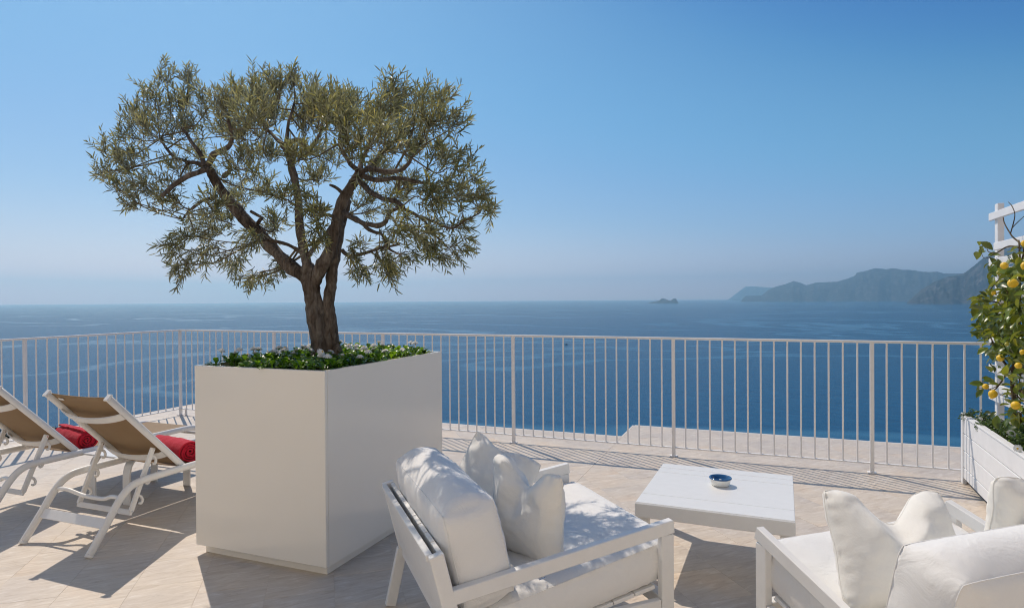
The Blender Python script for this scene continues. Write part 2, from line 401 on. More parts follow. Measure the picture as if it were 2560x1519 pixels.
def ridge(name, prof, base, d0, d1, seed, rough=1.0, steps=260, rows=26):
    azs = [p[0] for p in prof]; els = [p[1] for p in prof]; baz = [p[0] for p in base]; bel = [p[1] for p in base]
    a0, a1 = azs[0], azs[-1]; P = []
    for i in range(steps+1):
        az = a0+(a1-a0)*i/steps; el = float(np.interp(az, azs, els)); row = []
        top = azv(az, el, d1); dd = d0*(1+0.03*noise.noise(Vector((az*0.9, seed, 0)))); 
        bot = azv(az, 0, dd); bot.z = SEA_Z-5
        hh = top.z-SEA_Z
        for k in range(rows+1):
            t = k/rows; q = bot.lerp(top, t)
            z = SEA_Z-5 + (hh+5)*(0.55*t+0.45*(1-(1-t)**2.2))
            w = math.sin(PI*min(1, t))**0.7
            nz = noise.fractal(Vector((q.x*0.0009, q.y*0.0009, seed)), 0.9, 2.1, 6)
            gl = noise.ridged_multi_fractal(Vector((az*2.2+seed, t*1.4, seed*0.3)), 0.8, 2.1, 5, 1.0, 2.0)
            z += hh*rough*w*(0.16*nz+0.09*(gl-1.2))
            if k == rows: z = top.z + hh*0.010*noise.fractal(Vector((az*7, seed, 2)), 0.8, 2.2, 5)
            q.z = z; row.append(tuple(q))
        bk = azv(az, 0, d1*1.12); row.append((bk.x, bk.y, SEA_Z-5))
        P.append(row)
    mb = MB(); mb.grid(P); o = mb.build(name, M_HILL); kind(o, 'structure'); return o
ridge('distant_headland', [(-2.92, -0.24), (-2.5, 0.05), (-2.27, 0.24), (-1.8, 0.62), (-1.37, 0.934), (-0.86, 0.955), (0.39, 0.83), (1.63, 0.761), (4, 0.7)],
      None or [(0, 0)], 36000, 38500, 3.1, 0.5)
ridge('coastal_mountain_range', [(-1.75, -0.28), (-1.63, -0.1), (-1.38, 0.145), (-0.6, 0.17), (-0.11, 0.175), (0.39, 0.615), (1.01, 0.902), (1.75, 1.092), (2.36, 1.348), (2.84, 1.207), (3.32, 0.975), (4.03, 1.187),
      (5.55, 1.225), (6.34, 1.466), (6.85, 1.685), (6.96, 1.924), (7.57, 2.035), (8.23, 2.243), (8.99, 2.132), (9.42, 2.207), (10.05, 2.064), (10.88, 2.002), (11.4, 1.841), (12.3, 1.839), (12.7, 1.707), (13.87, 1.674), (16, 1.9), (20, 2.3)],
      [(0, 0)], 20500, 23500, 7.7, 0.8)
ridge('near_headland_cliff', [(10.25, -0.60), (10.67, -0.12), (11.19, 0.42), (12.0, 1.05), (12.8, 1.40), (13.87, 1.65), (14.16, 1.877), (14.63, 2.329), (15.1, 2.775), (15.84, 3.201), (16.47, 3.623), (17.36, 4.244), (20, 4.45), (26, 4.3), (36, 4.0)],
      [(0, 0)], 13000, 14600, 12.3, 1.1, 420, 36)

# ---- islands
def island(name, prof, dist, seed, depth=500):
    P = []; n = 60
    for i in range(n+1):
        az = prof[0][0]+(prof[-1][0]-prof[0][0])*i/n; el = float(np.interp(az, [p[0] for p in prof], [p[1] for p in prof]))
        row = []
        for k in range(11):
            t = -1+2*k/10; dd = dist+depth*t; q = azv(az, 0, dd)
            hz = (dist*math.tan(math.radians(el))+CAM_H-SEA_Z)
            z = SEA_Z-4+(hz+4)*(1-abs(t)**1.7)*(1+0.12*noise.noise(Vector((az*6, t*2, seed))))
            row.append((q.x, q.y, z))
        P.append(row)
    mb = MB(); mb.grid(P); return kind(mb.build(name, M_HILL), 'structure')
island('rocky_island', [(-9.50, -.43), (-9.30, -.36), (-9.1, -.33), (-8.9, -.28), (-8.55, -.22), (-8.35, -.04), (-8.2, -.02), (-8.0, -.07), (-7.75, -.2), (-7.6, -.23), (-7.45, -.12), (-7.3, -.03), (-7.15, -.05), (-7.05, -.2), (-6.95, -.36), (-6.88, -.44)], 16800, 1.0)
island('rocky_island', [(-2.42, -.25), (-2.30, -.19), (-2.1, -.17), (-1.9, -.2), (-1.65, -.24)], 30000, 4.0, 300)

# ---- haze box
hz = MB(); hz.box((0, 0, (SEA_Z-6+1450)/2), (90000, 90000, 1450-(SEA_Z-6)))
M_HAZE = bpy.data.materials.new('sea_haze'); M_HAZE.use_nodes = True
_nt = M_HAZE.node_tree; _nt.nodes.remove(_nt.nodes['Principled BSDF'])
_v = _nt.nodes.new('ShaderNodeVolumePrincipled'); _v.inputs['Color'].default_value = (0.59, 0.87, 0.97, 1)
_v.inputs['Density'].default_value = 4.5e-5; _v.inputs['Anisotropy'].default_value = 0.6
_nt.links.new(_v.outputs[0], _nt.nodes['Material Output'].inputs['Volume'])
kind(hz.build('haze', M_HAZE), 'stuff')

# ---- terrace floor: slab, tiles laid on the diagonal, pale edge strips
XL, XR, YF1, YF2, XN = -8.0, 7.0, 7.03, 7.70, -1.47      # left edge, right end, front edge, notched-out front edge, notch
slab = thing_slab = MB()
slab.box(((XL+XN)/2, (YF1-4.5)/2, -0.1514), (XN-XL-0.006, YF1+4.5-0.006, 0.30))
slab.box(((XR+XN)/2, (YF2-4.5)/2, -0.1514), (XR-XN-0.001, YF2+4.5-0.006, 0.30))
terrace = kind(slab.build('terrace_floor', M_GROUT), 'structure')
wall = MB(); wall.box(((XL+XR)/2, 1.1, -5.4), (XR-XL-0.6, 11.2, 10.0), None)
tag(wall.build('house_wall', M_RENDER), 'cream rendered house wall below the edge of the terrace', 'wall')
# unseen hotel front added to bounce warm light: pale wall with door openings
front = thing('added_bounce_facade', 'unseen cream hotel front with tall door openings, added behind the terrace for bounce light', 'building', (0, -5.0, 0))
_w = MB(); FY = 2.6; x_ = -11.0
for k in range(6):
    _w.box((x_+0.95, FY-.15, 4.5), (1.9, .30, 9.0)); _w.box((x_+2.6, FY-.15, 5.75), (1.4, .30, 6.5)); x_ += 3.3
_w.box((x_+.95, FY-.15, 4.5), (1.9, .30, 9.0)); _w.box(((-11+x_+1.9)/2, FY-4.16, 4.5), (x_+12.9, 8.0-.29, 9.0)); _w.box((8.62, .9, 4.5), (8.0, 9.0, 9.0)); _w.build('wall', M_RENDER, front)  # last box: unseen side wing, added for warm fill on the planter's right face
_w = MB(); _w.box(((-11+x_+1.9)/2, FY+.10, 9.08), (x_+13.1, .9, .16), None, .01); _w.build('cornice', M_EDGE, front)
for k in range(6):
    cx = -11+3.3*k+2.6
    d_ = MB(); d_.box((cx-.33, FY-.20, 1.25), (.64, .05, 2.48), None, .004); d_.build('door', M_WOOD, front); d_ = MB(); d_.box((cx+.33, FY-.20, 1.25), (.64, .05, 2.48), None, .004); d_.build('door', M_WOOD, front)
edge = MB()
edge.box((XL+0.02, (YF1-4.5)/2, -0.03), (0.075, YF1+4.5+0.09, 0.055), None, 0.006)
edge.box(((XL+XN)/2+0.03, YF1+0.012, -0.0315), (XN-XL-0.06, 0.055, 0.055), None, 0.006)
edge.box(((XR+XN)/2, YF2+0.012, -0.0300), (XR-XN, 0.055, 0.055), None, 0.006)
edge.box((XN-0.014, (YF1+YF2)/2+0.035, -0.033), (0.026, YF2-YF1, 0.055), None, 0.006)
edge.build('edge_strip', M_EDGE, terrace)
TS = 0.35; TH = math.radians(38.0); tu = Vector((math.cos(TH), math.sin(TH))); tv = Vector((-tu.y, tu.x))
def clip(poly, f):       # Sutherland-Hodgman against f(p) >= 0 (linear)
    out = []
    for i in range(len(poly)):
        a, b = poly[i-1], poly[i]; fa, fb = f(a), f(b)
        if (fa >= 0) != (fb >= 0): out.append(a.lerp(b, fa/(fa-fb)))
        if fb >= 0: out.append(b)
    return out
regions = [(XL+0.058, XN-0.001, -4.5, YF1-0.016), (XN+0.001, XR, -4.5, YF2-0.016)]
tiles = []
for i in range(-60, 70):
    for j in range(-60, 70):
        # rows run along the other diagonal, staggered by half a tile
        c = tu*(0.024+TS*(i+0.5)) + tv*(TS*(j+(0.5 if i % 2 else 0)))
        if not (XL-.5 < c.x < XR+.5 and -5 < c.y < YF2+.5): continue
        g = TS/2-0.00045
        quad = [c+tu*a*g+tv*b*g for a, b in ((-1, -1), (1, -1), (1, 1), (-1, 1))]
        for x0, x1, y0, y1 in regions:
            if all(x0 <= p.x <= x1 and y0 <= p.y <= y1 for p in quad): tiles.append((c, None)); continue
            q = clip(quad, lambda p: p.x-x0)
            if q: q = clip(q, lambda p: x1-p.x)
            if q: q = clip(q, lambda p: p.y-y0)
            if q: q = clip(q, lambda p: y1-p.y)
            if len(q) > 2:
                cc = sum(q, Vector((0, 0)))/len(q); ar = sum(q[k-1].x*q[k].y-q[k].x*q[k-1].y for k in range(len(q)))/2
                if ar > 1e-4: tiles.append((cc, q))
vis = []
for k, (c, q) in enumerate(tiles):
    px, py, z = project((c.x, c.y, 0))
    if z > 0.3 and -60 < px < 2620 and py < 1580: vis.append((z, k))
vis.sort(); near = set(k for _, k in vis[:296])
def tile_mesh(mb, quad, ctr, dz=0.0):
    n = len(quad); t = [(p-ctr) for p in quad]; ins = []
    for k in range(n):
        p = t[k]; ins.append(p*(1-0.0005/max(p.length, .03)))
    vs = [(p.x, p.y, dz) for p in ins]+[(p.x, p.y, dz-0.0005) for p in t]+[(p.x, p.y, dz-0.014) for p in t]
    fs = [tuple(range(n))]+[(n+(k+1) % n, (k+1) % n, k, n+k) for k in range(n)]+[(2*n+(k+1) % n, n+(k+1) % n, n+k, 2*n+k) for k in range(n)]
    return vs, fs
g = TS/2-0.00045; std = [tu*a*g+tv*b*g for a, b in ((-1, -1), (1, -1), (1, 1), (-1, 1))]
_mb = MB(); _mb.add(*tile_mesh(_mb, std, Vector((0, 0)))); TILE_ME = _mb.mesh('tile', M_STONE)
rest = MB()
for k, (c, q) in enumerate(tiles):
    dz = random.uniform(-0.0004, 0.0004)
    if k in near:
        if q is None: mobj('tile', TILE_ME, terrace, None, (c.x, c.y, dz))
        else:
            mb = MB(); mb.add(*tile_mesh(mb, q, c)); mb.build('tile', M_STONE, terrace, None, (c.x, c.y, dz))
    else:
        qq = q or [c+p for p in std]; vs, fs = tile_mesh(rest, qq, c, dz); rest.add([(v[0]+c.x, v[1]+c.y, v[2]) for v in vs], fs)
kind(rest.build('paving_tiles', M_STONE, terrace), 'stuff')

# ---- hillside and dark shrubs below the left side of the terrace
hs = MB(); P = []
for i in range(41):
    row = []
    for j in range(31):
        x = -14-i*2.2; y = -6+j*2.6
        z = -4.6-0.09*(-14-x)-0.22*max(0, y-6)-0.0035*max(0, y-12)**2.0+1.2*noise.fractal(Vector((x*.06, y*.06, 3)), 1, 2, 4)
        if y > 30-i*0.2: z -= (y-30+i*.2)*0.9
        row.append((x, y, z))
    P.append(row)
hs.grid(P)
M_SLOPE = mat_paint('dry_hillside', (0.07, 0.07, 0.03), 0.95, 0.5, 0.8)
kind(hs.build('hillside', M_SLOPE), 'structure')
def leaf_cloud(mb, centers, n, size, rng, squash=0.75):
    """many leaf-sized folded quads in ellipsoidal clumps"""
    V = []; F = []; k = 0
    for (cx, cyy, cz, r) in centers:
        for _ in range(n):
            d = Vector((rng.gauss(0, 1), rng.gauss(0, 1), rng.gauss(0, 1))).normalized()
            rr = r*(0.45+0.6*rng.random()**0.5); p = Vector((cx, cyy, cz))+Vector((d.x*rr, d.y*rr, d.z*rr*squash))
            a = Vector((rng.gauss(0, 1), rng.gauss(0, 1), rng.gauss(0, .6))).normalized(); b = a.cross(d)
            if b.length < .05: continue
            b.normalize(); s = size*rng.uniform(.6, 1.3)
            V += [p, p+a*s*.5+b*s*.3, p+a*s, p+a*s*.5-b*s*.3]; F.append((k, k+1, k+2, k+3)); k += 4
    return mb.add(V, F)
rng = random.Random(5)
sh = MB(); cs = []
for k in range(150):
    px = rng.uniform(-260, 225); dist = rng.uniform(17, 30); d = ray(px, 1062+rng.uniform(-5, 60)+(6 if px > 150 else 0)+(28 if 50 < px < 70 else 0)); d = d/ math.hypot(d.x, d.y)
    P0 = Vector((0, 0, CAM_H))+d*dist; r = rng.uniform(.5, 1.0); cs.append((P0.x, P0.y, P0.z-r*.75-0.1, r))
leaf_cloud(sh, cs, 190, 0.16, rng)
kind(sh.build('shrubs', M_SHRUB), 'stuff')

# ---- boat
def build_boat():
    d = ray(1416, 861); P0 = Vector((0, 0, CAM_H))+d*((SEA_Z-CAM_H)/d.z)
    t = thing('motor_boat', 'tiny dark motor boat alone on the blue sea behind the railing', 'boat', P0, math.radians(20))
    mb = MB(); P = []
    for i in range(13):
        s = i/12; x = -4.6+9.2*s; w = 1.5*(1-max(0, (s-.55)/.45)**2.2)+.02; zt = 1.1+.5*s*s
        P.append([(x, -w, zt), (x, -w*.85, .4), (x, -w*.3, -.35), (x, w*.3, -.35), (x, w*.85, .4), (x, w, zt), (x, 0, zt-.1), (x, -w, zt)])
    mb.grid(P); mb.build('hull', M_BOAT, t)
    c = MB(); c.box((-.6, 0, 1.9), (2.2, 1.7, 1.7), None, .15); c.build('cabin', M_BOAT, t)
    c = MB(); c.box((-3.4, 0, 1.7), (.9, .6, 1.3), None, .1); c.build('outboard_motor', M_BOAT, t)
build_boat()

# ================================================================== RAILING
RY, RX, RZT, RZB = 6.3238, -7.3949, 1.1653, 0.0923
PX = [-7.3949, -5.77, -4.15, -2.505, -0.8176, 0.8888, 2.595, 4.30]
PY = [6.3238, 4.375, 2.70, 1.02, -0.66]
rail = thing('railing', 'long white metal railing with thin balusters round the terrace edge above the sea', 'railing', (RX, RY, 0))
def rloc(x, y, z=0): return (x-RX, y-RY, z)
_m = MB(); _m.box((0, 0, (RZT-0.02)/2), (0.032, 0.032, RZT-0.02), None, 0.002); _m.box((0, 0, 0.004), (0.07, 0.07, 0.008), None, .002); POST = _m.mesh('post', M_RAIL)
_m = MB(); _m.tube([(0, 0, RZB), (0, 0, RZT-.02)], .0078, 10, False); BAL = _m.mesh('baluster', M_RAIL)
for x in PX: mobj('post', POST, rail, None, rloc(x, RY))
for y in PY[1:]: mobj('post', POST, rail, None, rloc(RX, y))
def bals(a, b, fixed, axis, n):
    for k in range(1, n):
        q = a+(b-a)*k/n
        mobj('baluster', BAL, rail, None, rloc(q, fixed) if axis == 0 else rloc(fixed, q))
for a, b in zip(PX[:-1], PX[1:]): bals(a, b, RY, 0, 15)
for a, b in zip(PY[:-1], PY[1:]): bals(a, b, RX, 1, 15 if a < 5 else 17)
def rbar(name, z, w, h):
    m = MB(); m.box(((PX[-1]-RX)/2-w/4, 0, z-h/2), (PX[-1]-RX+w/2, w, h), None, 0.0025); m.build(name, M_RAIL, rail)
    m = MB(); m.box((0, (PY[-1]-RY)/2-w/2-.0005, z-h/2), (w, RY-PY[-1], h), None, 0.0025); m.build(name, M_RAIL, rail)
rbar('top_rail', RZT, 0.042, 0.022); rbar('bottom_rail', RZB, 0.030, 0.012)
_m = MB(); _m.box((0, 0, .05), (.022, .022, .10), None, .002)
mobj('support_foot', _m.mesh('support_foot', M_RAIL), rail, None, rloc(-7.32, 6.345))

# ================================================================== BIG PLANTER WITH OLIVE TREE
PLX, PLY, PLW, PLD, PLH = -2.2637, 2.8684, 0.9742, 1.3769, 1.1575
cxp, cyp = PLX-PLW/2, PLY+PLD/2
pl = thing('planter', 'tall glossy cream box planter holding the olive tree and white daisies', 'planter', (cxp, cyp, 0))
m = MB(); z0 = 0.058
m.box((0, -PLD/2+.0125, (z0+PLH)/2), (PLW, .025, PLH-z0), None, .003); m.box((0, PLD/2-.0125, (z0+PLH)/2), (PLW, .025, PLH-z0), None, .003)
m.box((PLW/2-.0125, 0, (z0+PLH)/2), (.025, PLD-.0502, PLH-z0), None, .0); m.box((-PLW/2+.0125, 0, (z0+PLH)/2), (.025, PLD-.0502, PLH-z0), None, .0)
m.box((0, 0, z0+.01), (PLW-.052, PLD-.052, .02)); m.build('box_walls', M_CREAM, pl)
m = MB(); m.box((0.0, 0.0, .0285), (PLW-.06, PLD-.09, .0555), None, .002); m.build('plinth', M_CREAM, pl)
m = MB(); n_ = 24; P = [[(-PLW/2+.026+(PLW-.052)*i/n_, -PLD/2+.026+(PLD-.052)*j/n_, 1.118+.018*noise.noise(Vector((i*.6, j*.6, 1)))) for j in range(n_+1)] for i in range(n_+1)]
m.grid(P); m.build('soil', M_SOIL, pl)

# ground cover rosettes of spoon-shaped leaves
def gcover():
    V = []; F = []; r = random.Random(11); k = 0
    plants = []
    for i in range(13):
        for j in range(18):
            x = cxp-PLW/2+.05+(PLW-.10)*(i+.5+r.uniform(-.4, .4))/13; y = cyp-PLD/2+.05+(PLD-.10)*(j+.5+r.uniform(-.4, .4))/18
            if math.hypot(x+2.82, y-3.55) < .10: continue
            plants.append((x, y))
    for (x, y) in plants:
        h0 = 1.135+r.uniform(-.01, .03)
        for l in range(r.randint(9, 13)):
            a = r.uniform(0, 2*PI); tilt = r.uniform(.15, 1.25); s = r.uniform(.042, .068)
            out = Vector((math.cos(a), math.sin(a), 0)); up = Vector((0, 0, 1))
            d = out*math.cos(tilt)+up*math.sin(tilt); side = Vector((-out.y, out.x, 0)); nrm = side.cross(d)*-1
            b = Vector((x, y, h0))+out*.006
            st = [(0, .07, 0), (.35, .10, .02), (.6, .36, .05), (.82, .42, .03), (1.0, .22, -.03), (1.06, .0, -.06)]
            pts = []
            for (t, w, c) in st:
                cen = b+d*s*t*1.15+nrm*s*c*1.3-up*(t*t*s*.18)
                pts.append((cen-side*s*w*.62+nrm*s*w*.22, cen, cen+side*s*w*.62+nrm*s*w*.22))
            n0 = len(V)
            for p3 in pts[:-1]: V.extend(p3)
            V.append(pts[-1][1])
            for q in range(len(pts)-2):
                a0 = n0+3*q; F += [(a0, a0+1, a0+4, a0+3), (a0+1, a0+2, a0+5, a0+4)]
            a0 = n0+3*(len(pts)-2); F += [(a0, a0+1, n0+3*(len(pts)-1)), (a0+1, a0+2, n0+3*(len(pts)-1))]
    mb = MB(); mb.add(V, F, True); return mb
kind(gcover().build('ground_cover', M_GCOV), 'stuff')

# daisies
def daisy_parts(seed, R=0.024, closed=0.0):
    r = random.Random(seed); V = []; F = []
    for ring, (n, rr, zz, dr) in enumerate(((30, 1.0, .0, .0), (26, .86, .006, .5), (20, .66, .011, .2), (14, .46, .013, .4))):
        for k in range(n):
            a = 2*PI*(k+dr)/n+r.uniform(-.06, .06); u = Vector((math.cos(a), math.sin(a), 0)); s_ = Vector((-u.y, u.x, 0)); w = R*.085*(1.2 if ring else 1)
            dr_ = R*rr*r.uniform(.9, 1.06); dz = R*(closed*.9-.12)*(1-ring*.2)
            p0 = u*R*.16+Vector((0, 0, zz*.6)); p1 = u*dr_*.6+Vector((0, 0, zz+R*.10)); p2 = u*dr_+Vector((0, 0, zz+dz))
            b = len(V); V += [p0-s_*w*.5, p0+s_*w*.5, p1-s_*w, p1+s_*w, p2-s_*w*.7, p2+s_*w*.7]; F += [(b, b+1, b+3, b+2), (b+2, b+3, b+5, b+4)]
    pe = MB(); pe.add(V, F); 
    ce = MB(); ce.lathe([(0.0001, .016), (R*.12, .0165), (R*.22, .014), (R*.26, .010)], 12)
    ca = MB(); ca.lathe([(R*.10, -.010), (R*.3, -.004), (R*.5, .001), (R*.3, .004)], 12)
    return pe, ce, ca
D_ME = []
for s_, R_, cl_ in ((1, .029, 0.0), (2, .025, .25), (3, .018, .8)):
    pe, ce, ca = daisy_parts(s_, R_, cl_); D_ME.append((pe.mesh('petals', M_PETAL), ce.mesh('flower_center', M_YELLOW), ca.mesh('sepals', M_STEM)))
_st = MB(); _st.tube([(0, 0, -1), (.02, 0, -.5), (0, 0, 0)], .0016, 6); STEM = _st.mesh('stem', M_STEM)
DAISY = [(-3.166, 3.011, 1.235), (-3.069, 3.028, 1.22), (-3.118, 3.108, 1.235), (-3.012, 3.119, 1.24), (-2.98, 3.128, 1.24), (-3.141, 3.266, 1.195), (-3.114, 3.175, 1.19), (-2.83, 3.145, 1.25), (-3.029, 3.42, 1.22), (-3.039, 3.362, 1.2), (-2.759, 3.096, 1.235), (-2.789, 3.236, 1.21), (-2.756, 3.217, 1.23), (-2.791, 3.397, 1.215), (-2.813, 3.377, 1.235), (-3.043, 3.688, 1.22), (-2.822, 3.353, 1.24), (-2.516, 3.156, 1.23), (-2.522, 3.168, 1.21), (-2.449, 3.133, 1.21), (-2.544, 3.286, 1.22), (-2.894, 3.773, 1.2), (-2.702, 3.596, 1.26), (-2.68, 3.657, 1.23), (-2.786, 3.894, 1.21), (-2.788, 3.822, 1.195), (-2.461, 3.44, 1.225), (-2.614, 3.744, 1.21), (-2.56, 3.783, 1.225), (-2.479, 3.726, 1.25), (-2.527, 3.843, 1.22), (-2.398, 3.48, 1.21), (-2.495, 3.687, 1.205), (-2.374, 3.178, 1.21), (-2.416, 3.338, 1.195), (-2.329, 3.292, 1.195), (-2.347, 3.6, 1.205), (-2.403, 3.909, 1.19), (-2.486, 4.17, 1.22), (-2.444, 4.159, 1.22), (-2.828, 3.098, 1.23), (-2.994, 3.232, 1.205)]
special = {0: 'tall white daisy standing alone over the left edge of the cream planter',
           17: 'large open white daisy facing the viewer at the front corner of the planter',
           29: 'small closed daisy bud on the tallest stem right of the trunk',
           22: 'tall white daisy close against the right side of the olive trunk',
           38: 'left one of two daisies at the far right end of the planter',
           39: 'right one of two daisies at the far right end of the planter'}
def daisy(x, y, z, i, base_z, label, group, tiltv=None, var=None):
    r = random.Random(100+i); v = var if var is not None else r.choice((0, 0, 0, 1, 1))
    t = thing('daisy', label, 'flower', (x, y, z), r.uniform(0, 6), group)
    pm, cm, sm_ = D_ME[v]
    rot = (r.uniform(-.35, .35), r.uniform(-.35, .35), 0) if tiltv is None else tiltv
    for nm, me in (('petals', pm), ('flower_center', cm), ('sepals', sm_)):
        o = mobj(nm, me, t); o.rotation_euler = rot
    st = mobj('stem', STEM, t); st.scale = (1, 1, z-base_z)
order = sorted(range(len(DAISY)), key=lambda k: project(DAISY[k])[0])
ORD = ['first', 'second', 'third', 'fourth', 'fifth', 'sixth', 'seventh', 'eighth', 'ninth', 'tenth', 'eleventh', 'twelfth', '13th', '14th', '15th', '16th', '17th', '18th', '19th', '20th', '21st', '22nd', '23rd', '24th', '25th', '26th', '27th', '28th', '29th', '30th']
nl = sum(1 for k in order if project(DAISY[k])[0] < 805)
for i, (x, y, z) in enumerate(DAISY):
    k = order.index(i)
    lab = special.get(i) or ('white daisy in the cream planter, %s daisy left of the olive trunk' % ORD[nl-1-k] if k < nl else 'white daisy in the cream planter, %s daisy right of the olive trunk' % ORD[k-nl])
    daisy(x, y, z, i, 1.13, lab, 'daisies in the cream planter', (1.0, .1, 0) if i == 17 else None, 0 if i == 17 else (2 if i == 29 else None))

# ---- olive tree
TY = 3.55
def T(px, py, dy=0.0): return aty(px, py, TY+dy)
olive = thing('olive_tree', 'old olive tree with forked trunk and silvery green crown growing in the cream planter', 'tree', (-2.82, 3.55, 1.12))
OO = Vector((-2.82, 3.55, 1.12))
nodes = []     # (point, radius) of all woody nodes for attaching branches
def limb(mb, pts, rads, n=10, sub=5, wob=0.006, reg=True, seed=0):
    P = cr_spline(pts, sub); R = [q*.92 for q in interp(rads, sub)]
    for i, p in enumerate(P):
        nv = noise.noise_vector(Vector(p)*9+Vector((seed, 0, 0))); P[i] = p+nv*wob*(0 if i == 0 else 1)
        R[i] *= 1+.10*noise.noise(Vector(p)*22+Vector((0, seed, 0)))
    if reg:
        for p, q in zip(P, R): nodes.append((p.copy(), q))
    # knobbly cross-section
    st = len(mb.v); mb.tube([p-OO for p in P], R, n)
    for k in range(st, st+len(P)*n):
        v = Vector(mb.v[k]); i = (k-st)//n; c = P[i]-OO; d = v-c
        f = 1+.26*noise.noise(Vector((v.x*18, v.y*18, v.z*5+seed)))+.15*noise.noise(v*38)+.07*noise.noise(v*90)
        mb.v[k] = tuple(c+d*f)
PXM = 4.34/F_PX   # metres per pixel at the trunk
tk = MB()
limb(tk, [T(803, 905), T(800, 860), T(790, 790), T(781, 730), T(776, 690), T(770, 660)], [.084, .074, .066, .062, .066, .040], 20, 6, .004, True, 1)
limb(tk, [T(836, 900, .03), T(830, 850, .04), T(824, 790, .045), T(822, 750, .05), T(829, 700, .06), T(834, 655, .06), T(845, 600, .06), T(858, 540, .08), T(870, 500, .1)], [.062, .053, .046, .041, .039, .040, .038, .034, .026], 14, 6, .004, True, 2)
tk.build('trunk', M_BARK, olive)
lm = MB()
limb(lm, [T(778, 700), T(742, 678), T(700, 640), T(655, 592, -.03), T(610, 545, -.07), T(570, 500, -.12), T(540, 450, -.17), T(518, 415, -.22)], [.050, .052, .048, .046, .045, .041, .036, .032], 14, 5, .006, True, 3)
limb(lm, [T(780, 705), T(768, 660), T(755, 610), T(750, 560), T(745, 500), T(735, 440), T(720, 380), T(712, 362)], [.038, .036, .032, .030, .029, .028, .028, .034], 12, 5, .005, True, 4)
limb(lm, [T(785, 705), T(805, 668), T(828, 622), T(840, 575), T(846, 530), T(862, 490), T(880, 462), T(898, 435)], [.048, .050, .047, .044, .042, .038, .036, .034], 14, 5, .005, True, 5)
sec = [  # secondary branches seen in the photograph: points (px,py,dy) and radii
    ([(520, 420, 0), (490, 432, -.05), (450, 452, -.1), (420, 475, -.14), (405, 490, -.16)], [.022, .021, .020, .017, .013]),
    ([(515, 418, 0), (505, 395, .05), (478, 352, .1), (455, 320, .14)], [.022, .018, .014, .010]),
    ([(520, 410, 0), (535, 385, -.03), (565, 372, -.07), (578, 345, -.1), (570, 300, -.14)], [.024, .024, .018, .014, .010]),
    ([(560, 440, 0), (575, 425, -.06), (570, 400, -.1)], [.018, .014, .010]),
    ([(540, 490, 0), (505, 505, -.1), (475, 525, -.18), (455, 550, -.22)], [.016, .013, .010, .008]),
    ([(530, 425, 0), (500, 410, .1), (440, 395, .2), (400, 350, .3)], [.018, .014, .012, .009]),
    ([(715, 365, 0), (690, 345, .08), (660, 320, .14)], [.020, .014, .010]),
    ([(715, 362, 0), (745, 350, -.07), (762, 365, -.12), (765, 375, -.15)], [.020, .017, .012, .010]),
    ([(715, 362, 0), (720, 320, .1), (735, 260, .14)], [.018, .013, .009]),
    ([(765, 390, -.05), (800, 330, -.1), (810, 290, -.14)], [.014, .010, .008]),
    ([(760, 635, 0), (720, 612, -.1), (670, 598, -.2), (620, 610, -.28)], [.016, .014, .012, .009]),
    ([(770, 640, .0), (800, 600, .12), (822, 575, .18), (850, 540, .25)], [.018, .017, .015, .012]),
    ([(640, 560, 0), (655, 545, -.15), (625, 530, -.2)], [.016, .013, .010]),
    ([(890, 442, 0), (915, 470, -.08), (945, 492, -.14), (990, 505, -.2), (1010, 520, -.25)], [.022, .021, .018, .014, .011]),
    ([(900, 435, 0), (945, 450, .06), (1000, 448, .12), (1070, 460, .2), (1100, 468, .25)], [.022, .018, .015, .011, .008]),
    ([(895, 430, 0), (930, 425, -.1), (985, 430, -.14), (1015, 415, -.2), (1030, 395, -.24)], [.020, .018, .016, .014, .010]),
    ([(898, 432, 0), (905, 400, .1), (930, 350, .16), (950, 300, .2)], [.022, .018, .013, .009]),
    ([(858, 530, 0), (890, 548, -.08), (925, 562, -.14), (958, 560, -.2), (975, 530, -.25), (1000, 520, -.3)], [.022, .021, .019, .016, .013, .010]),
    ([(905, 555, -.1), (930, 580, -.16), (955, 585, -.22), (970, 620, -.28), (1000, 636, -.32)], [.014, .012, .010, .009, .007]),
    ([(856, 625, 0.05), (870, 640, .02), (905, 635, -.1), (950, 620, -.2), (1000, 610, -.28)], [.016, .014, .012, .010, .007]),
    ([(858, 560, .05), (830, 540, -.1), (805, 535, -.18)], [.016, .013, .010]),
    ([(862, 490, 0), (842, 470, -.1), (822, 462, -.16)], [.014, .012, .009]),
    ([(1100, 468, .25), (1140, 455, .2), (1170, 500, .2), (1215, 525, .2)], [.008, .006, .005, .004]),
    ([(1050, 540, -.1), (1120, 570, -.1), (1160, 555, -.1), (1200, 530, -.1)], [.010, .008, .006, .004]),
    ([(990, 515, -.2), (1050, 545, -.12), (1090, 590, -.1), (1120, 620, -.1)], [.012, .010, .007, .004]),
    ([(900, 430, 0), (870, 400, -.2), (850, 360, -.3), (860, 310, -.35)], [.020, .015, .011, .008]),
    ([(905, 432, 0), (940, 400, .25), (990, 350, .4), (1040, 320, .45)], [.020, .015, .012, .008]),
]
def lean(p): return (p[0], p[1], p[2]-.22-(.30*max(0, (560-p[0])/300))) if p[0] < 600 and p[1] < 520 else p
sec = [([lean(p) for p in pts], rr) for pts, rr in sec]
for i, (pts, rr) in enumerate(sec): limb(lm, [T(*p) for p in pts], rr, 8, 4, .010, True, 10+i)
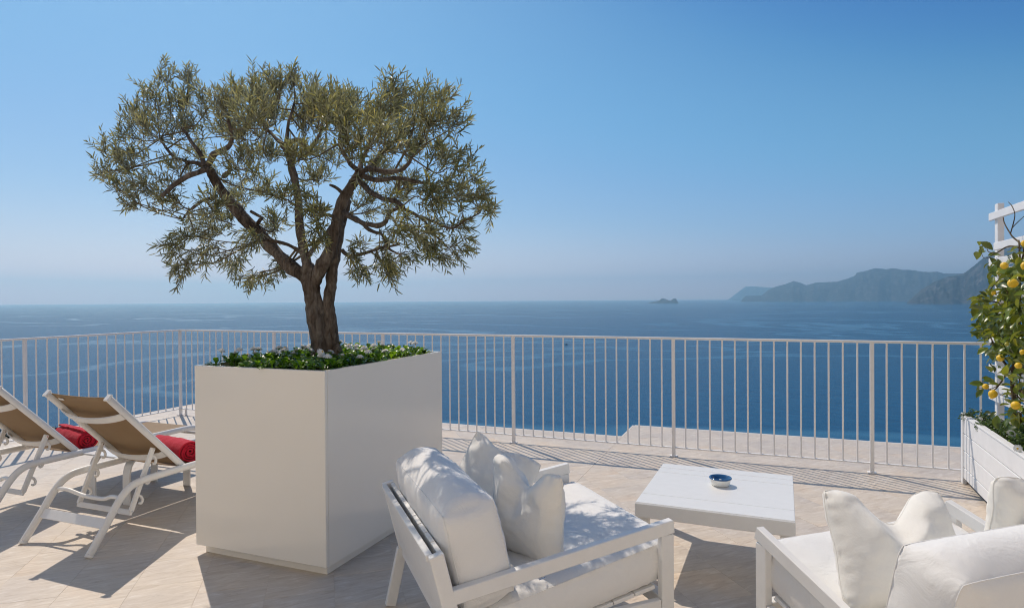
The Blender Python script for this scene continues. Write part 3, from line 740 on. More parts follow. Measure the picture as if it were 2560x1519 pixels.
# crown clumps: px, py, radius px, depth offset
CL = [(418, 200, 52, 0), (470, 200, 48, .1), (390, 260, 55, -.1), (450, 270, 60, .2), (345, 300, 50, 0), (330, 345, 50, .1), (400, 340, 60, -.3), (460, 345, 60, .3),
      (290, 385, 50, 0), (262, 430, 40, 0), (330, 420, 55, .2), (300, 475, 48, -.1), (380, 480, 55, -.3), (350, 510, 42, .1), (440, 500, 55, .3), (455, 430, 50, -.2),
      (520, 260, 55, 0), (570, 290, 60, -.3), (560, 340, 55, .4), (600, 240, 48, .2), (650, 250, 60, 0), (640, 320, 65, -.4), (690, 290, 60, .4), (700, 225, 52, -.1), (735, 195, 40, 0),
      (770, 250, 50, .2), (800, 280, 58, -.3), (760, 330, 60, .3), (840, 260, 50, 0), (880, 265, 48, .2), (850, 330, 65, .5), (880, 380, 65, -.5), (930, 300, 60, -.2), (975, 235, 50, 0),
      (990, 300, 58, .3), (1040, 270, 45, 0), (1090, 250, 42, .1), (1060, 330, 58, -.2), (1115, 330, 48, 0), (1020, 390, 62, .4), (960, 380, 60, -.5), (1080, 400, 52, .1), (1120, 420, 48, -.1),
      (1160, 450, 44, .1), (1185, 490, 38, 0), (1215, 522, 30, .1), (1130, 490, 48, -.1), (1060, 500, 58, -.3), (1010, 470, 55, .3), (1000, 560, 55, -.3), (1060, 580, 48, 0), (950, 620, 48, -.2),
      (1010, 630, 42, .1), (1080, 620, 36, 0), (1150, 605, 34, -.1), (1140, 560, 36, 0), (960, 660, 40, -.1), (900, 665, 36, .1), (880, 620, 38, -.2), (910, 510, 50, .4), (820, 400, 55, .5), (790, 450, 50, .4),
      (670, 400, 58, .4), (620, 420, 55, -.4), (660, 480, 52, .4), (600, 500, 52, .5), (690, 560, 48, .3), (640, 590, 45, -.3), (580, 560, 48, .3), (530, 570, 48, 0), (480, 590, 45, .1), (450, 620, 44, -.1),
      (465, 660, 34, 0), (540, 620, 44, -.2), (590, 640, 40, .1), (650, 680, 36, 0), (625, 690, 28, .1), (700, 650, 34, .2), (790, 520, 42, -.4), (790, 580, 36, -.3), (720, 500, 42, -.5), (610, 350, 55, .1),
      (500, 400, 45, .45), (540, 520, 40, -.4), (830, 300, 50, -.5), (750, 400, 45, -.5), (930, 440, 50, .45), (980, 500, 40, .45)]
tw = MB(); LV = []; LF = []
rg = random.Random(21)
def rndv(s=1.0): return Vector((rg.gauss(0, s), rg.gauss(0, s), rg.gauss(0, s)))
def add_leaf(p, d, nrm, ln, w):
    side = d.cross(nrm)
    if side.length < 1e-3: return
    side.normalize(); nrm = side.cross(d).normalized(); b = len(LV); dr = nrm*(-.10*ln)
    LV.extend([p, p+d*ln*.32+side*w+nrm*w*.4, p+d*ln*.72+side*w*.85+nrm*w*.35+dr*.5, p+d*ln+dr, p+d*ln*.72-side*w*.85+nrm*w*.35+dr*.5, p+d*ln*.32-side*w+nrm*w*.4])
    LF.extend([(b, b+1, b+2, b+3), (b, b+3, b+4, b+5)])
for ci, (px, py, r, dy) in enumerate(CL):
    dy *= 1.05
    for _ in range(30):          # the left of the crown leans out over the terrace
        c = T(px, py, dy); q_ = c+Vector((.635, -.48, 0))*c.z; u_ = project((q_.x, q_.y, 0))
        if px < 700 and u_[2] > .2 and -120 < u_[0] < 570 and u_[1] < 1600: dy -= .05
        else: break
    py = py+26*max(0, (330-py)/180); c = T(px, py, dy); R = r*PXM*.88
    wood = [(n_[0]-c).length + (0.25 if n_[1] > .03 else 0) + (0.3 if n_[0].z > c.z+.15 else 0) for n_ in nodes]
    k = int(np.argmin(wood)); a, ra = nodes[k]
    mid = a.lerp(c, .55)+rndv(.03)+Vector((0, 0, -.03)); end = c+(c-a).normalized()*R*.4 if (c-a).length > .02 else c+Vector((0, 0, R))
    r0 = min(ra*.6, .009)
    P = cr_spline([a, mid, c, end], 4); Rr = interp([r0, r0*.75, .0038, .002], 4); tw.tube([p-OO for p in P], Rr, 6)
    nt_ = int((6+r*.17)*(1.75 if 520 < px < 1080 and 220 < py < 590 else 1.2))
    for t_ in range(nt_):
        q = P[min(len(P)-1, int(len(P)*(.35+.65*rg.random())))]
        q = q+rndv(R*.24)
        out = (q-T(770, 520, 0)).normalized(); low = max(0, min(1, (c.z-1.9)/.8))
        d = (rndv(.62)+out*.75+Vector((0, 0, .15+.75*low if low > .12 else -.25))).normalized()
        ln = R*rg.uniform(.8, 1.35); bend = rndv(.12)+Vector((0, 0, -.12 if low < .4 else .10))
        tp = [q, q+d*ln*.5, q+d*ln+bend*ln]; TP = cr_spline(tp, 5)
        tw.tube([p-OO for p in TP], [.0022*(1-.6*i/(len(TP)-1)) for i in range(len(TP))], 4)
        total = (TP[-1]-TP[0]).length; m_ = max(6, int(total/.0175)); phase = rg.uniform(0, 3)
        for s_ in range(m_):
            u = .12+.88*(s_+.5)/m_; f = u*(len(TP)-1); i0 = min(len(TP)-2, int(f)); p = TP[i0].lerp(TP[i0+1], f-i0); td = (TP[i0+1]-TP[i0]).normalized()
            x = td.cross(Vector((0, 0, 1))+rndv(.01)).normalized(); y = td.cross(x)
            an = phase+s_*PI/2+rg.uniform(-.35, .35)
            for sg in (0, PI):
                if rg.random() < .12: continue
                o = x*math.cos(an+sg)+y*math.sin(an+sg); spread = rg.uniform(.45, .95)*(1-.5*max(0, u-.8)*4 if u > .8 else 1)
                ld = (td*math.cos(spread)+o*math.sin(spread)+rndv(.08)).normalized(); nr = (o.cross(td)).cross(ld)+rndv(.25)
                add_leaf(p-OO, ld, -nr if nr.dot(td) < 0 else nr, rg.uniform(.042, .070), rg.uniform(.0036, .0052))
tw.build('twigs', M_TWIG, olive); lm.build('limbs', M_BARK, olive)
lv = MB(); lv.add(LV, LF); kind(lv.build('crown', M_OLIVE, olive), 'stuff')
print('olive leaves', len(LF)//2)

# ================================================================== CUSHIONS / PILLOWS
def cushion_mesh(W, D, H, puff=.035, side=.02, n=30, seed=0, sx=None, wr=.004):
    """boxed cushion: W x D footprint, H thick (z), domed faces, seams along the edges, puckers near the seams"""
    V = []; F = []; key = {}
    def pos_(a, b, c):            # a,b,c in [-1,1] on cube
        # rounded box
        x, y, z = a*W/2, b*D/2, c*H/2
        fx, fy, fz = 1-abs(a)**3, 1-abs(b)**3, 1-abs(c)**2
        if abs(c) > .999: z += math.copysign(puff*((1-a**4)*(1-b**4))**.6, c)
        dome = side*fz
        if abs(a) > .999: x += math.copysign((dome if sx is None else sx*fz)*(1-b**6)**.5, a)
        if abs(b) > .999: y += math.copysign(dome*(1-a**6)**.5, b)
        # corners pull in
        k = (abs(a)*abs(b))**8; x *= 1-.03*k; y *= 1-.03*k
        return Vector((x, y, z))
    def vert(a, b, c):
        kk = (round(a, 4), round(b, 4), round(c, 4))
        if kk in key: return key[kk]
        p = pos_(a, b, c)
        nv = Vector((a if abs(a) > .999 else 0, b if abs(b) > .999 else 0, c if abs(c) > .999 else 0)).normalized()
        e = sorted((1-abs(a))*W/2 if abs(a) <= 1 else 0 for _ in (0,))[0]
        da, db, dc = (1-abs(a))*W/2, (1-abs(b))*D/2, (1-abs(c))*H/2
        on = [abs(a) > .999, abs(b) > .999, abs(c) > .999]
        oth = [d for d, o in zip((da, db, dc), on) if not o]; ed = min(oth) if oth else 0
        al = p.x*(1 if da > db else 0)+p.y*(1 if db >= da else 0)
        puck = wr*math.exp(-ed/.035)*math.sin(al*95+3*noise.noise(Vector((al*9, seed, 0))))*(.4+.6*abs(noise.noise(Vector((al*5, seed+2, 0)))*2)) if sum(on) == 1 else 0
        w_ = .0065*noise.fractal(Vector((p.x*4.5, p.y*4.5, p.z*4.5+seed)), 1, 2.1, 3)+.0025*noise.noise(Vector((p.x*26, p.y*9, seed)))
        p = p+nv*(puck+(w_ if sum(on) == 1 else 0))
        key[kk] = len(V); V.append(p); return key[kk]
    def lin(n_): return [math.sin((-1+2*i/n_)*PI/2*.86)/math.sin(PI/2*.86) for i in range(n_+1)]
    la, lb, lc = lin(n), lin(max(8, int(n*D/W))), lin(10)
    la[0] = lb[0] = lc[0] = -1; la[-1] = lb[-1] = lc[-1] = 1
    for s in (-1, 1):
        for i in range(len(la)-1):
            for j in range(len(lb)-1):
                q = [vert(la[i], lb[j], s), vert(la[i+1], lb[j], s), vert(la[i+1], lb[j+1], s), vert(la[i], lb[j+1], s)]; F.append(tuple(q if s > 0 else q[::-1]))
        for i in range(len(la)-1):
            for j in range(len(lc)-1):
                q = [vert(la[i], s, lc[j]), vert(la[i+1], s, lc[j]), vert(la[i+1], s, lc[j+1]), vert(la[i], s, lc[j+1])]; F.append(tuple(q if s < 0 else q[::-1]))
        for i in range(len(lb)-1):
            for j in range(len(lc)-1):
                q = [vert(s, lb[i], lc[j]), vert(s, lb[i+1], lc[j]), vert(s, lb[i+1], lc[j+1]), vert(s, lb[i], lc[j+1])]; F.append(tuple(q if s > 0 else q[::-1]))
    # piping along the top and bottom outline
    pip = MB()
    for s in (-1, 1):
        loop = [(x, -1) for x in la]+[(1, y) for y in lb[1:]]+[(x, 1) for x in la[::-1][1:]]+[(-1, y) for y in lb[::-1][1:]]
        pts = [V[vert(a, b, s)]*1.0 for a, b in loop]
        pip.tube([p+Vector((0, 0, s*.0006)) for p in pts], .0017, 5, False)
    mb = MB(); mb.add(V, F, True)
    return mb, pip

def pillow(name, label, C, ex, ey, S=(.42, .42), T_=.13, chop=.10, seed=0, tagside=0, wav=1.0, cu=0.0):
    """knife-edge throw pillow; C centre, ex right axis, ey up axis (unit vectors)"""
    ez = Vector(ex).cross(Vector(ey)).normalized(); n = 56; V = []; F = []
    def P(u, v, s):
        hx, hy = S[0]/2, S[1]/2
        x = hx*u*(1-.06*(1-v*v)); y = hy*v*(1-.06*(1-u*u))
        x *= 1-.07*(abs(u*v))**5; y *= 1-.07*(abs(u*v))**5
        t = T_/2*((1-abs(u)**2.6)*(1-abs(v)**2.6))**.48
        du = (u-cu); g_ = math.exp(-(du/.36)**2); top = smoothstep(-.55, 1.0, v)
        y -= chop*g_*top
        t = t*(1-.30*math.exp(-(du/.16)**2)*smoothstep(-.1, 1, v))*(1+.15*(1-top))
        x += .05*hx*math.copysign(1, du)*math.exp(-(abs(du)-.3)**2/.04)*top*chop*8
        ang = math.atan2(v-1.15, du*1.0); rad_ = math.hypot(v-1.0, du)
        fold = .0085*wav*math.sin(ang*9+seed*1.7+2*noise.noise(Vector((u*2, v*2, seed))))*math.exp(-((rad_-.65)/.40)**2)
        ed = min(1-abs(u), 1-abs(v)); al = u if (1-abs(v)) < (1-abs(u)) else v
        pk = .0045*wav*math.exp(-ed/.10)*math.sin(al*26+seed+2.5*noise.noise(Vector((al*4, seed, 1))))*(1 if ed > .001 else .35)
        nz = .008*noise.fractal(Vector((u*1.5, v*1.5, seed+s*3)), 1, 2.0, 4)
        return Vector((x, y, s*t+(s*(fold+pk)+nz*s)*(1 if ed > .001 else 0)+.006*math.sin(al*7+seed)*(0 if ed > .02 else 1)+.010*noise.noise(Vector((u*1.1, v*1.1, seed*2)))))
    def g_lin(i): return math.sin((-1+2*i/n)*PI/2*.9)/math.sin(PI/2*.9)
    us = [g_lin(i) for i in range(n+1)]; us[0], us[-1] = -1, 1
    idx = {}
    for s in (1, -1):
        for i, u in enumerate(us):
            for j, v in enumerate(us):
                edge_ = i in (0, n) or j in (0, n); kk = (i, j, 1 if edge_ else s)
                if kk not in idx: idx[kk] = len(V); V.append(P(u, v, s))
        for i in range(n):
            for j in range(n):
                def k_(a, b): return idx[(a, b, 1 if (a in (0, n) or b in (0, n)) else s)]
                q = (k_(i, j), k_(i+1, j), k_(i+1, j+1), k_(i, j+1)); F.append(q if s > 0 else q[::-1])
    M = Matrix((Vector(ex), Vector(ey), ez)).transposed().to_4x4(); M.translation = Vector(C)
    t = thing(name, label, 'pillow', C, 0); Mr = M.to_3x3()
    mb = MB(); mb.add([Mr @ v for v in V], F, True); mb.build('cover', M_PILLOW, t)
    pip = MB(); loop = [(i, 0) for i in range(n+1)]+[(n, j) for j in range(1, n+1)]+[(i, n) for i in range(n-1, -1, -1)]+[(0, j) for j in range(n-1, -1, -1)]
    pip.tube([Mr @ V[idx[(a, b, 1)]] for a, b in loop], .0014, 5, False); pip.build('seam', M_PILLOW, t)
    return t, Mr, (lambda u, v, s: Mr @ P(u, v, s))

# ================================================================== LOUNGE CHAIRS
def lounge_chair(label, X, Y, th, hw, zf, zb, slope, db, cush_z=.40, seed=0):
    t = thing('lounge_chair', label, 'chair', (X, Y, 0), th, 'white lounge chairs by the coffee table')
    az = lambda d: zf-slope*(-d)                       # top of the arm at depth d (d negative backwards)
    aw, ah = .036, .055
    rk = (zb-.25)/.37; dtop = -db; dj = -db+.085; zj = .285   # stile: top (dtop, zb), junction (dj, zj)
    st = lambda z: dj+(dtop-dj)*(z-zj)/(zb-zj)
    for s in (-1, 1):
        x = s*(hw-aw/2)
        m = MB(); db_ = st(az(-db*.95))-.002
        m.bar((x, .0, az(0)-ah/2), (x, db_+.03, az(db_+.03)-ah/2), aw, ah, (0, 0, 1), .003); m.build('armrest', M_METAL, t)
        m = MB(); m.bar((x, -.031, 0), (x, -.031, az(-.03)-ah-.001), aw-.002, .060, (0, 1, 0), .003); m.build('front_leg', M_METAL, t)
        m = MB(); zt = .30; m.bar((x, -.062, zt-.03), (x, dj+.02, zt-.05), aw-.006, .055, (0, 0, 1), .003); m.build('side_rail', M_METAL, t)
        # rear leg kicks back below the junction
        m = MB(); m.bar((x, dj-.012, zj+.0), (x, dj-.075, 0), aw-.004, .052, (0, 1, 0), .003); m.build('rear_leg', M_METAL, t)
        m = MB(); m.bar((x, st(zj-.02), zj-.02), (x, st(zb), zb), aw-.001, .055, (0, 1, 0), .003); m.build('back_stile', M_METAL, t)
    xi = hw-aw-.0015; rdir = Vector((0, st(zb)-st(zj), zb-zj)).normalized(); rn = Vector((0, rdir.z, -rdir.y))   # rn: front normal of back
    def bp(z, off): return Vector((0, st(z), z))+rn*off
    # outer back board and top cap of the board, slot, inner slats
    m = MB(); a = bp(zj+.03, -.018); b = bp(zb-.003, -.018)
    m.box((a+b)/2, (2*xi, .014, (b-a).length), Matrix((Vector((1, 0, 0)), rn, rdir)).transposed(), .002); m.build('back_board', M_METAL, t)
    m = MB(); a = bp(zb-.012, -.026+.005); m.box(a+Vector((0, 0, .0)), (2*xi-.001, .026, .026), Matrix((Vector((1, 0, 0)), rn, rdir)).transposed(), .003); m.build('top_rail', M_METAL, t)
    ns = 9; wS = 2*xi/ns
    sl = MB(); a = bp(zj+.05, 0); ln = (bp(zb-.004, 0)-a).length; sl.box((0, 0, 0), (wS-.006, .018, ln), Matrix((Vector((1, 0, 0)), rn, rdir)).transposed(), .002); me = sl.mesh('back_slat', M_METAL)
    for k in range(ns):
        c = (bp(zj+.05, .019)+bp(zb-.004, .019))/2; mobj('back_slat', me, t, None, (-xi+wS*(k+.5), c.y, c.z))
    m = MB(); m.box((0, st(zj)+.006, zj-.012), (2*xi, .045, .045), None, .003); m.build('back_lower_rail', M_METAL, t)
    m = MB(); m.box((0, -.031, .275), (2*xi, .05, .05), None, .003); m.build('front_rail', M_METAL, t)
    nb = 8; y0, y1 = -.07, dj+.06
    wB = (y0-y1)/nb
    sb = MB(); sb.box((0, 0, 0), (2*xi+.004, wB-.0015, .016), None, .002); me = sb.mesh('seat_slat', M_METAL)
    for k in range(nb):
        y = y0-wB*(k+.5); q_ = mobj('seat_slat', me, t, None, (0, y, .352-.9*(slope*1.42 if slope < .2 else slope)*(-y))); q_.rotation_euler = (math.atan(.9*(slope*1.42 if slope < .2 else slope)), 0, 0)
    # seat cushion
    zc = lambda d: .325-.3*slope*(-d)+.012
    Lc = db-.17; W_ = 2*hw-2*aw-.015; H_ = .142; ssl = slope*1.42 if slope < .2 else slope
    cm, pip = cushion_mesh(W_, Lc, H_, .032, .035, 40, seed, .018, wr=.006)
    o = cm.build('seat_cushion', M_CUSH, t); ang = math.atan(ssl)
    yc = .045-Lc/2; o.location = (0, yc, .450+ssl*yc); o.rotation_euler = (ang, 0, 0)
    pip.build('piping', M_CUSH, o)
    # back cushion, leaning on the slats
    Hb = .385-(.015 if slope > .2 else 0); Tb = .200; cm, pip = cushion_mesh(2*hw-2*aw-.02, Hb, Tb, .036, .056-(.012 if slope > .2 else 0), 40, seed+5, .014, wr=.007)
    o2 = cm.build('back_cushion', M_CUSH, t); tilt = math.radians(90+13)
    zc_ = .375+Hb/2; yb = st(min(zb, .55))+.03+Tb/2+.040
    o2.location = (0, yb-.01-(.035 if slope > .2 else 0), zc_+.015-(.025 if slope > .2 else 0)); o2.rotation_euler = (tilt, 0, 0)
    pip.build('piping', M_CUSH, o2)
    # zip pulls
    z_ = MB(); z_.bar((hw-.075, -db*.55, cush_z+.045), (hw-.052, -db*.55-.035, cush_z+.05), .006, .003); z_.build('zip_pull', M_STEEL, t)
    return t
C1 = (-.693, 3.067, -.8219); C2 = (.388, 3.150, .6912)
ch1 = lounge_chair('white lounge chair dappled with tree shade, in front of the cream planter', *C1[:3], .508, .623, .627, .138, 1.019, seed=1)
ch2 = lounge_chair('fully sunlit white lounge chair at the right, near the board planter', *C2[:3], .548, .602, .590, .30, .83, seed=9)
def loc2w(C, s, d, z):
    w = Vector((math.cos(C[2]), math.sin(C[2]), 0)); u = Vector((-w.y, w.x, 0)); return Vector((C[0], C[1], z))+w*s+u*d
def frame_from(TL, TR, B):
    ex = (TR-TL).normalized(); dn = (B-(TL+TR)/2); ey = -(dn-ex*dn.dot(ex)).normalized(); return ex, ey
# pillow A against the far arm
A_TL, A_TR, A_BL = loc2w(C1, -.44, -.555, .85), loc2w(C1, -.30, -.27, .69), loc2w(C1, -.42, -.82, .60)
ex = (A_TR-A_TL).normalized(); ey = (A_TL-A_BL); ey = (ey-ex*ex.dot(ey)).normalized()
pillow('throw_pillow', 'shaded white pillow against the far armrest of the chair by the planter', A_TL+ex*.185-ey*.195, ex, ey, (.40, .42), .17, .03, 2, cu=-.2)
B_TL, B_TR, B_B = loc2w(C1, .00, -.62, .83), loc2w(C1, .36, -.47, .80), loc2w(C1, .22, -.50, .45)
ex, ey = frame_from(B_TL, B_TR, B_B)
tB, MrB, fB = pillow('throw_pillow', 'ivory pillow with a dented top, nearest pillow on the tree-shaded chair', (B_TL+B_TR)/2-ey*.185+ex*.02, ex, ey, (.42, .43), .16, .095, 5, wav=1.0)
lb = MB(); c = fB(.86, -.93, 1); ec = (fB(.98, -.93, 1)-fB(.80, -.93, 1)).normalized(); lb.box(c+Vector((0, 0, .012)), (.008, .004, .030), None, 0); lb.build('label', M_LABEL, tB)
C_TL, C_TR, C_B = atz(2050, 1236, .80), atz(2380, 1240, .79), atz(2190, 1480, .50)
ex, ey = frame_from(C_TL, C_TR, C_B)
pillow('throw_pillow', 'bright white pillow with a deep V-shaped dent on the sunlit chair', (C_TL+C_TR)/2-ey*.19+ex.cross(ey)*-.03, ex, ey, (.475, .45), .19, .12, 8, wav=.8)
D_c = loc2w(C2, .40, -.46, .655); ex = (loc2w(C2, .42, -.30, 0)-loc2w(C2, .30, -.62, 0)).normalized(); ex = (atz(2800, 1230, .8)-atz(2520, 1240, .8)).normalized()
pillow('throw_pillow', 'white pillow cut by the right edge of the picture on the sunlit chair', atz(2580, 1325, .67)+ex*.04+Vector((0, -.02, 0)), ex, (Vector((0, -.15, 1))-ex*ex.dot(Vector((0, -.15, 1)))).normalized(), (.46, .46), .19, .05, 11, wav=.8)

# ================================================================== COFFEE TABLE
ct = thing('coffee_table', 'low square white metal coffee table between the two lounge chairs', 'table', (-.243, 3.897, 0), math.radians(-1.6))
W2, D2, ZT = .404, .4455, .43
m = MB(); gp = .0022
ys = [D2, D2-.109, D2-.222, D2-.709, -D2+.012]
for a, b in zip(ys[:-1], ys[1:]):
    m = MB(); m.box((0, (a+b)/2, ZT-.012), (2*W2-.004, a-b-gp, .024), None, .0018); m.build('top_board', M_TABLE, ct)
m = MB(); m.box((0, -D2+.005, ZT-.041), (2*W2, .010, .078), None, .004); m.build('front_apron', M_TABLE, ct)
m = MB(); m.box((0, D2-.014, ZT-.062), (2*W2-.12, .024, .074), None, .002); m.build('rear_apron', M_TABLE, ct)
for s in (-1, 1):
    m = MB(); m.box((s*(W2-.012), 0, ZT-.062), (.020, 2*D2-.12, .074), None, .002); m.build('side_apron', M_TABLE, ct)
    for q in (-1, 1):
        m = MB(); m.box((s*(W2-.036), q*(D2-.0365)+(.0105 if q < 0 else 0), (ZT-.026)/2+.004), (.070, .050 if q < 0 else .068, ZT-.034), None, .003)
        m.build('leg', M_TABLE, ct)
        m = MB(); m.box((s*(W2-.036), q*(D2-.040), .004), (.05, .04, .008), None, .001); m.build('foot', M_DARK, ct)
# ashtray bowl
bc = atz(1801, 1212, ZT); bw = thing('ashtray', 'small round white ashtray with a shiny blue rim and bowl on the coffee table', 'ashtray', (bc.x, bc.y, ZT))
m = MB(); m.lathe([(.0001, .001), (.047, .001), (.052, .006), (.058, .030), (.060, .040)], 48); m.build('body', M_WHITEGLAZE, bw)
m = MB(); m.lathe([(.060, .0395), (.065, .042), (.066, .046), (.063, .050), (.057, .048), (.050, .036), (.035, .020), (.012, .015), (.0001, .015)], 48); m.build('blue_liner', M_BLUE, bw)
m = MB(); m.lathe([(.0001, .014), (.010, .014), (.013, .022), (.011, .031), (.006, .035), (.0001, .036)], 20); m.build('knob', M_WHITEGLAZE, bw)

# ================================================================== CHAISE LOUNGERS
def hook_pts():
    return [(0, .0), (.024, -.014), (.035, -.038), (.030, -.058), (.016, -.061), (.010, -.052)]
def chaise(label, X, Y):
    t = thing('sun_lounger', label, 'sun lounger', (X, Y, 0), 0, 'taupe sun loungers left of the planter')
    hw = .31
    for s in (-1, 1):
        prof = [(s*hw, .0, .006), (s*hw, .06, .088), (s*hw, .12, .172), (s*hw, .18, .262), (s*hw, .235, .325), (s*hw, .29, .360), (s*hw, .36, .374), (s*hw, .55, .378), (s*hw, 1.0, .378), (s*hw, 1.45, .378), (s*hw, 1.70, .376), (s*hw, 1.79, .350), (s*hw, 1.86, .27), (s*hw, 1.93, .12), (s*hw, 1.98, .006)]
        m = MB(); m.tube(cr_spline(prof, 4), .025, 12, True, .72, (1, 0, 0)); m.build('side_frame', M_METAL, t)
        for yy in (0, 1.98):
            m = MB(); m.tube([(s*hw, yy-.002, .0), (s*hw, yy+(.010 if yy == 0 else -.005), .016)], .027, 12, True, .75, (1, 0, 0)); m.build('foot_cap', M_METAL, t)
    # flat plate between the head legs, bowed tube above
    d = Vector((0, .12, .172)).normalized(); M3 = Matrix((Vector((1, 0, 0)), Vector((0, d.z, -d.y)), d)).transposed()
    m = MB(); m.box((0, .115, .165), (2*hw-.034, .010, .062), M3, .002); m.build('leg_plate', M_METAL, t)
    m = MB(); m.tube(cr_spline([(-hw+.01, .215, .300), (-hw+.10, .225, .296), (-.09, .25, .262), (.09, .25, .262), (hw-.10, .225, .296), (hw-.01, .215, .300)], 6), .0135, 10); m.build('cross_tube', M_METAL, t)
    m = MB(); m.tube([(-hw+.01, 1.80, .31), (hw-.01, 1.80, .31)], .013, 10); m.build('cross_tube', M_METAL, t)
    # seat sling
    P = []
    for i in range(13):
        u = -1+i/6; P.append([(u*(hw-.006), .70+1.06*j/20, .382-.022*(1-u*u)*math.sin(PI*min(1, .15+.85*j/20))) for j in range(21)])
    m = MB(); m.grid(P); o = m.build('seat_sling', M_SLING, t)
    md = o.modifiers.new('t', 'SOLIDIFY'); md.thickness = .004; md.offset = 0
    # backrest
    b0 = Vector((0, .690, .385)); b1 = Vector((0, .150, .945)); bd = (b1-b0).normalized(); bn = Vector((0, bd.z, -bd.y)); Lb = (b1-b0).length   # bn: front/up side
    M3 = Matrix((Vector((1, 0, 0)), bd, -bn)).transposed()
    for s in (-1, 1):
        m = MB(); x = s*(hw-.018)
        m.tube([b0+Vector((x, 0, 0)), b0+bd*.10+Vector((x, 0, 0)), b1+Vector((x, 0, 0))], .017, 12, True, 1.35, bn); m.build('back_stile', M_METAL, t)
        m = MB(); m.box(b1+Vector((x, 0, 0))+bd*.004, (.040, .014, .050), M3, .004); m.build('end_cap', M_METAL, t)
    P = []
    for i in range(13):
        u = -1+i/6
        P.append([tuple(b0+bd*(Lb*(.01+.975*j/16))+Vector((u*(hw-.022), 0, 0))+bn*(.014-.030*(1-u*u)*math.sin(PI*(.12+.76*j/16)))) for j in range(17)])
    m = MB(); m.grid(P); o = m.build('back_sling', M_SLING, t); md = o.modifiers.new('t', 'SOLIDIFY'); md.thickness = .004; md.offset = 0
    for (yy, zz) in ((.262, .825), (.560, .516)):
        c = Vector((0, yy, zz)); P1 = []
        for i in range(21):
            u = -1+i/10; off = -.012-.055*(1-u*u)**.8
            cc = c+Vector((u*(hw-.020), 0, 0))+bn*off
            P1.append([tuple(cc-bd*.026), tuple(cc-bd*.026-bn*.010), tuple(cc+bd*.026-bn*.010), tuple(cc+bd*.026), tuple(cc-bd*.026)])
        m = MB(); m.grid(P1); m.sm = [False]*len(m.sm); m.build('back_strap', M_METAL, t)
    m = MB(); m.box(b0+bd*(Lb*.94)+bn*(-.004)+Vector((-hw+.11, 0, 0)), (.045, .016, .003), M3, 0); m.build('care_label', M_METAL, t)
    # prop frame with ratchet hooks
    p1 = Vector((0, .490, .556)); p0 = Vector((0, .322, .170)); pd = (p1-p0).normalized(); pn = Vector((0, pd.z, -pd.y))
    for s in (-1, 1):
        x = s*(hw-.060); m = MB(); m.bar(p0+Vector((x, 0, 0)), p1+Vector((x, 0, 0)), .020, .034, pn, .004); m.build('prop_arm', M_METAL, t)
        m = MB(); m.tube([p1+Vector((x-.014, 0, -.014)), p1+Vector((x+.014, 0, -.014))], .005, 8); m.build('bolt', M_STEEL, t)
        for k in (.09, .22, .35):
            q = p0+pd*k+pn*.015; pts = [q+Vector((x, 0, 0))+Vector((0, a, b+.02)) for a, b in hook_pts()]
            m = MB(); m.tube(cr_spline(pts, 3), [.009]*12+[.0075]*2+[.006]*2, 8, True, 1.0); m.build('hook', M_METAL, t)
    m = MB(); m.bar(p0+Vector((-hw+.05, 0, -.004)), p0+Vector((hw-.05, 0, -.004)), .018, .036, pd, .004); m.build('prop_crossbar', M_METAL, t)
    return t
l2 = chaise('taupe and white sun lounger with raised back, next to the cream planter', -4.11, 2.588)
l1 = copy_tree(l2, (-5.25, 2.612, 0), 0, 'taupe and white sun lounger with raised back, cut by the left edge of the picture')

# rolled towels
def towel(label, C, Lx=.44, R=.083, seed=0):
    t = thing('rolled_towel', label, 'towel', C, -.20, 'red rolled towels'); turns = 4.2; n = 150
    prof = []; th_ = R/turns*.62
    for i in range(n+1):
        a = i/n; ang = a*turns*2*PI+seed; r = .010+(R-.010)*a; prof.append((r, ang))
    P = []; nx = 26
    def pt(r, ang, xx):
        k = abs(2*xx-1)
        rr = r*(1+.045*noise.noise(Vector((math.cos(ang)*1.3, math.sin(ang)*1.3, xx*3+seed)))-.05*k**8*(r/R))
        yy = rr*math.cos(ang); zz = rr*math.sin(ang)
        if zz < -R*.80: zz = -R*.80+(zz+R*.80)*.25
        off = .012*math.sin(ang*.5+seed)*(1 if k > .9 else .2)
        x = (xx-.5)*Lx*(1+.02*noise.noise(Vector((r*60, seed, 0))))+off*(xx-.5)
        return (x, yy*1.08, zz+.006*noise.noise(Vector((xx*12, ang, seed))))
    outer = [[pt(r, a, j/nx) for j in range(nx+1)] for r, a in prof]
    inner = [[pt(max(.004, r-th_), a, j/nx) for j in range(nx+1)] for r, a in prof]
    m = MB(); m.grid(outer)
    m2 = MB(); m2.grid(inner); m2.f = [f[::-1] for f in m2.f]; m.add(m2.v, m2.f, True)
    for j in (0, nx):
        strip = [[outer[i][j], tuple((Vector(outer[i][j])+Vector(inner[i][j]))/2+Vector(((.004 if j else -.004), 0, 0))), inner[i][j]] for i in range(n+1)]
        q = MB(); q.grid(strip); q.f = [f[::-1] for f in q.f] if j == 0 else q.f; m.add(q.v, q.f, True)
    endq = MB(); endq.grid([outer[-1], inner[-1]]); m.add(endq.v, endq.f, True)
    m.build('terry_cloth', M_TOWEL, t); return t
towel('red rolled towel on the seat of the left-hand sun lounger', (-5.215, 3.45, .450), .44, .086, 0.6)
tw2 = towel('red rolled towel on the seat of the sun lounger next to the planter', (-4.10, 3.445, .450), .44, .086, 2.3)

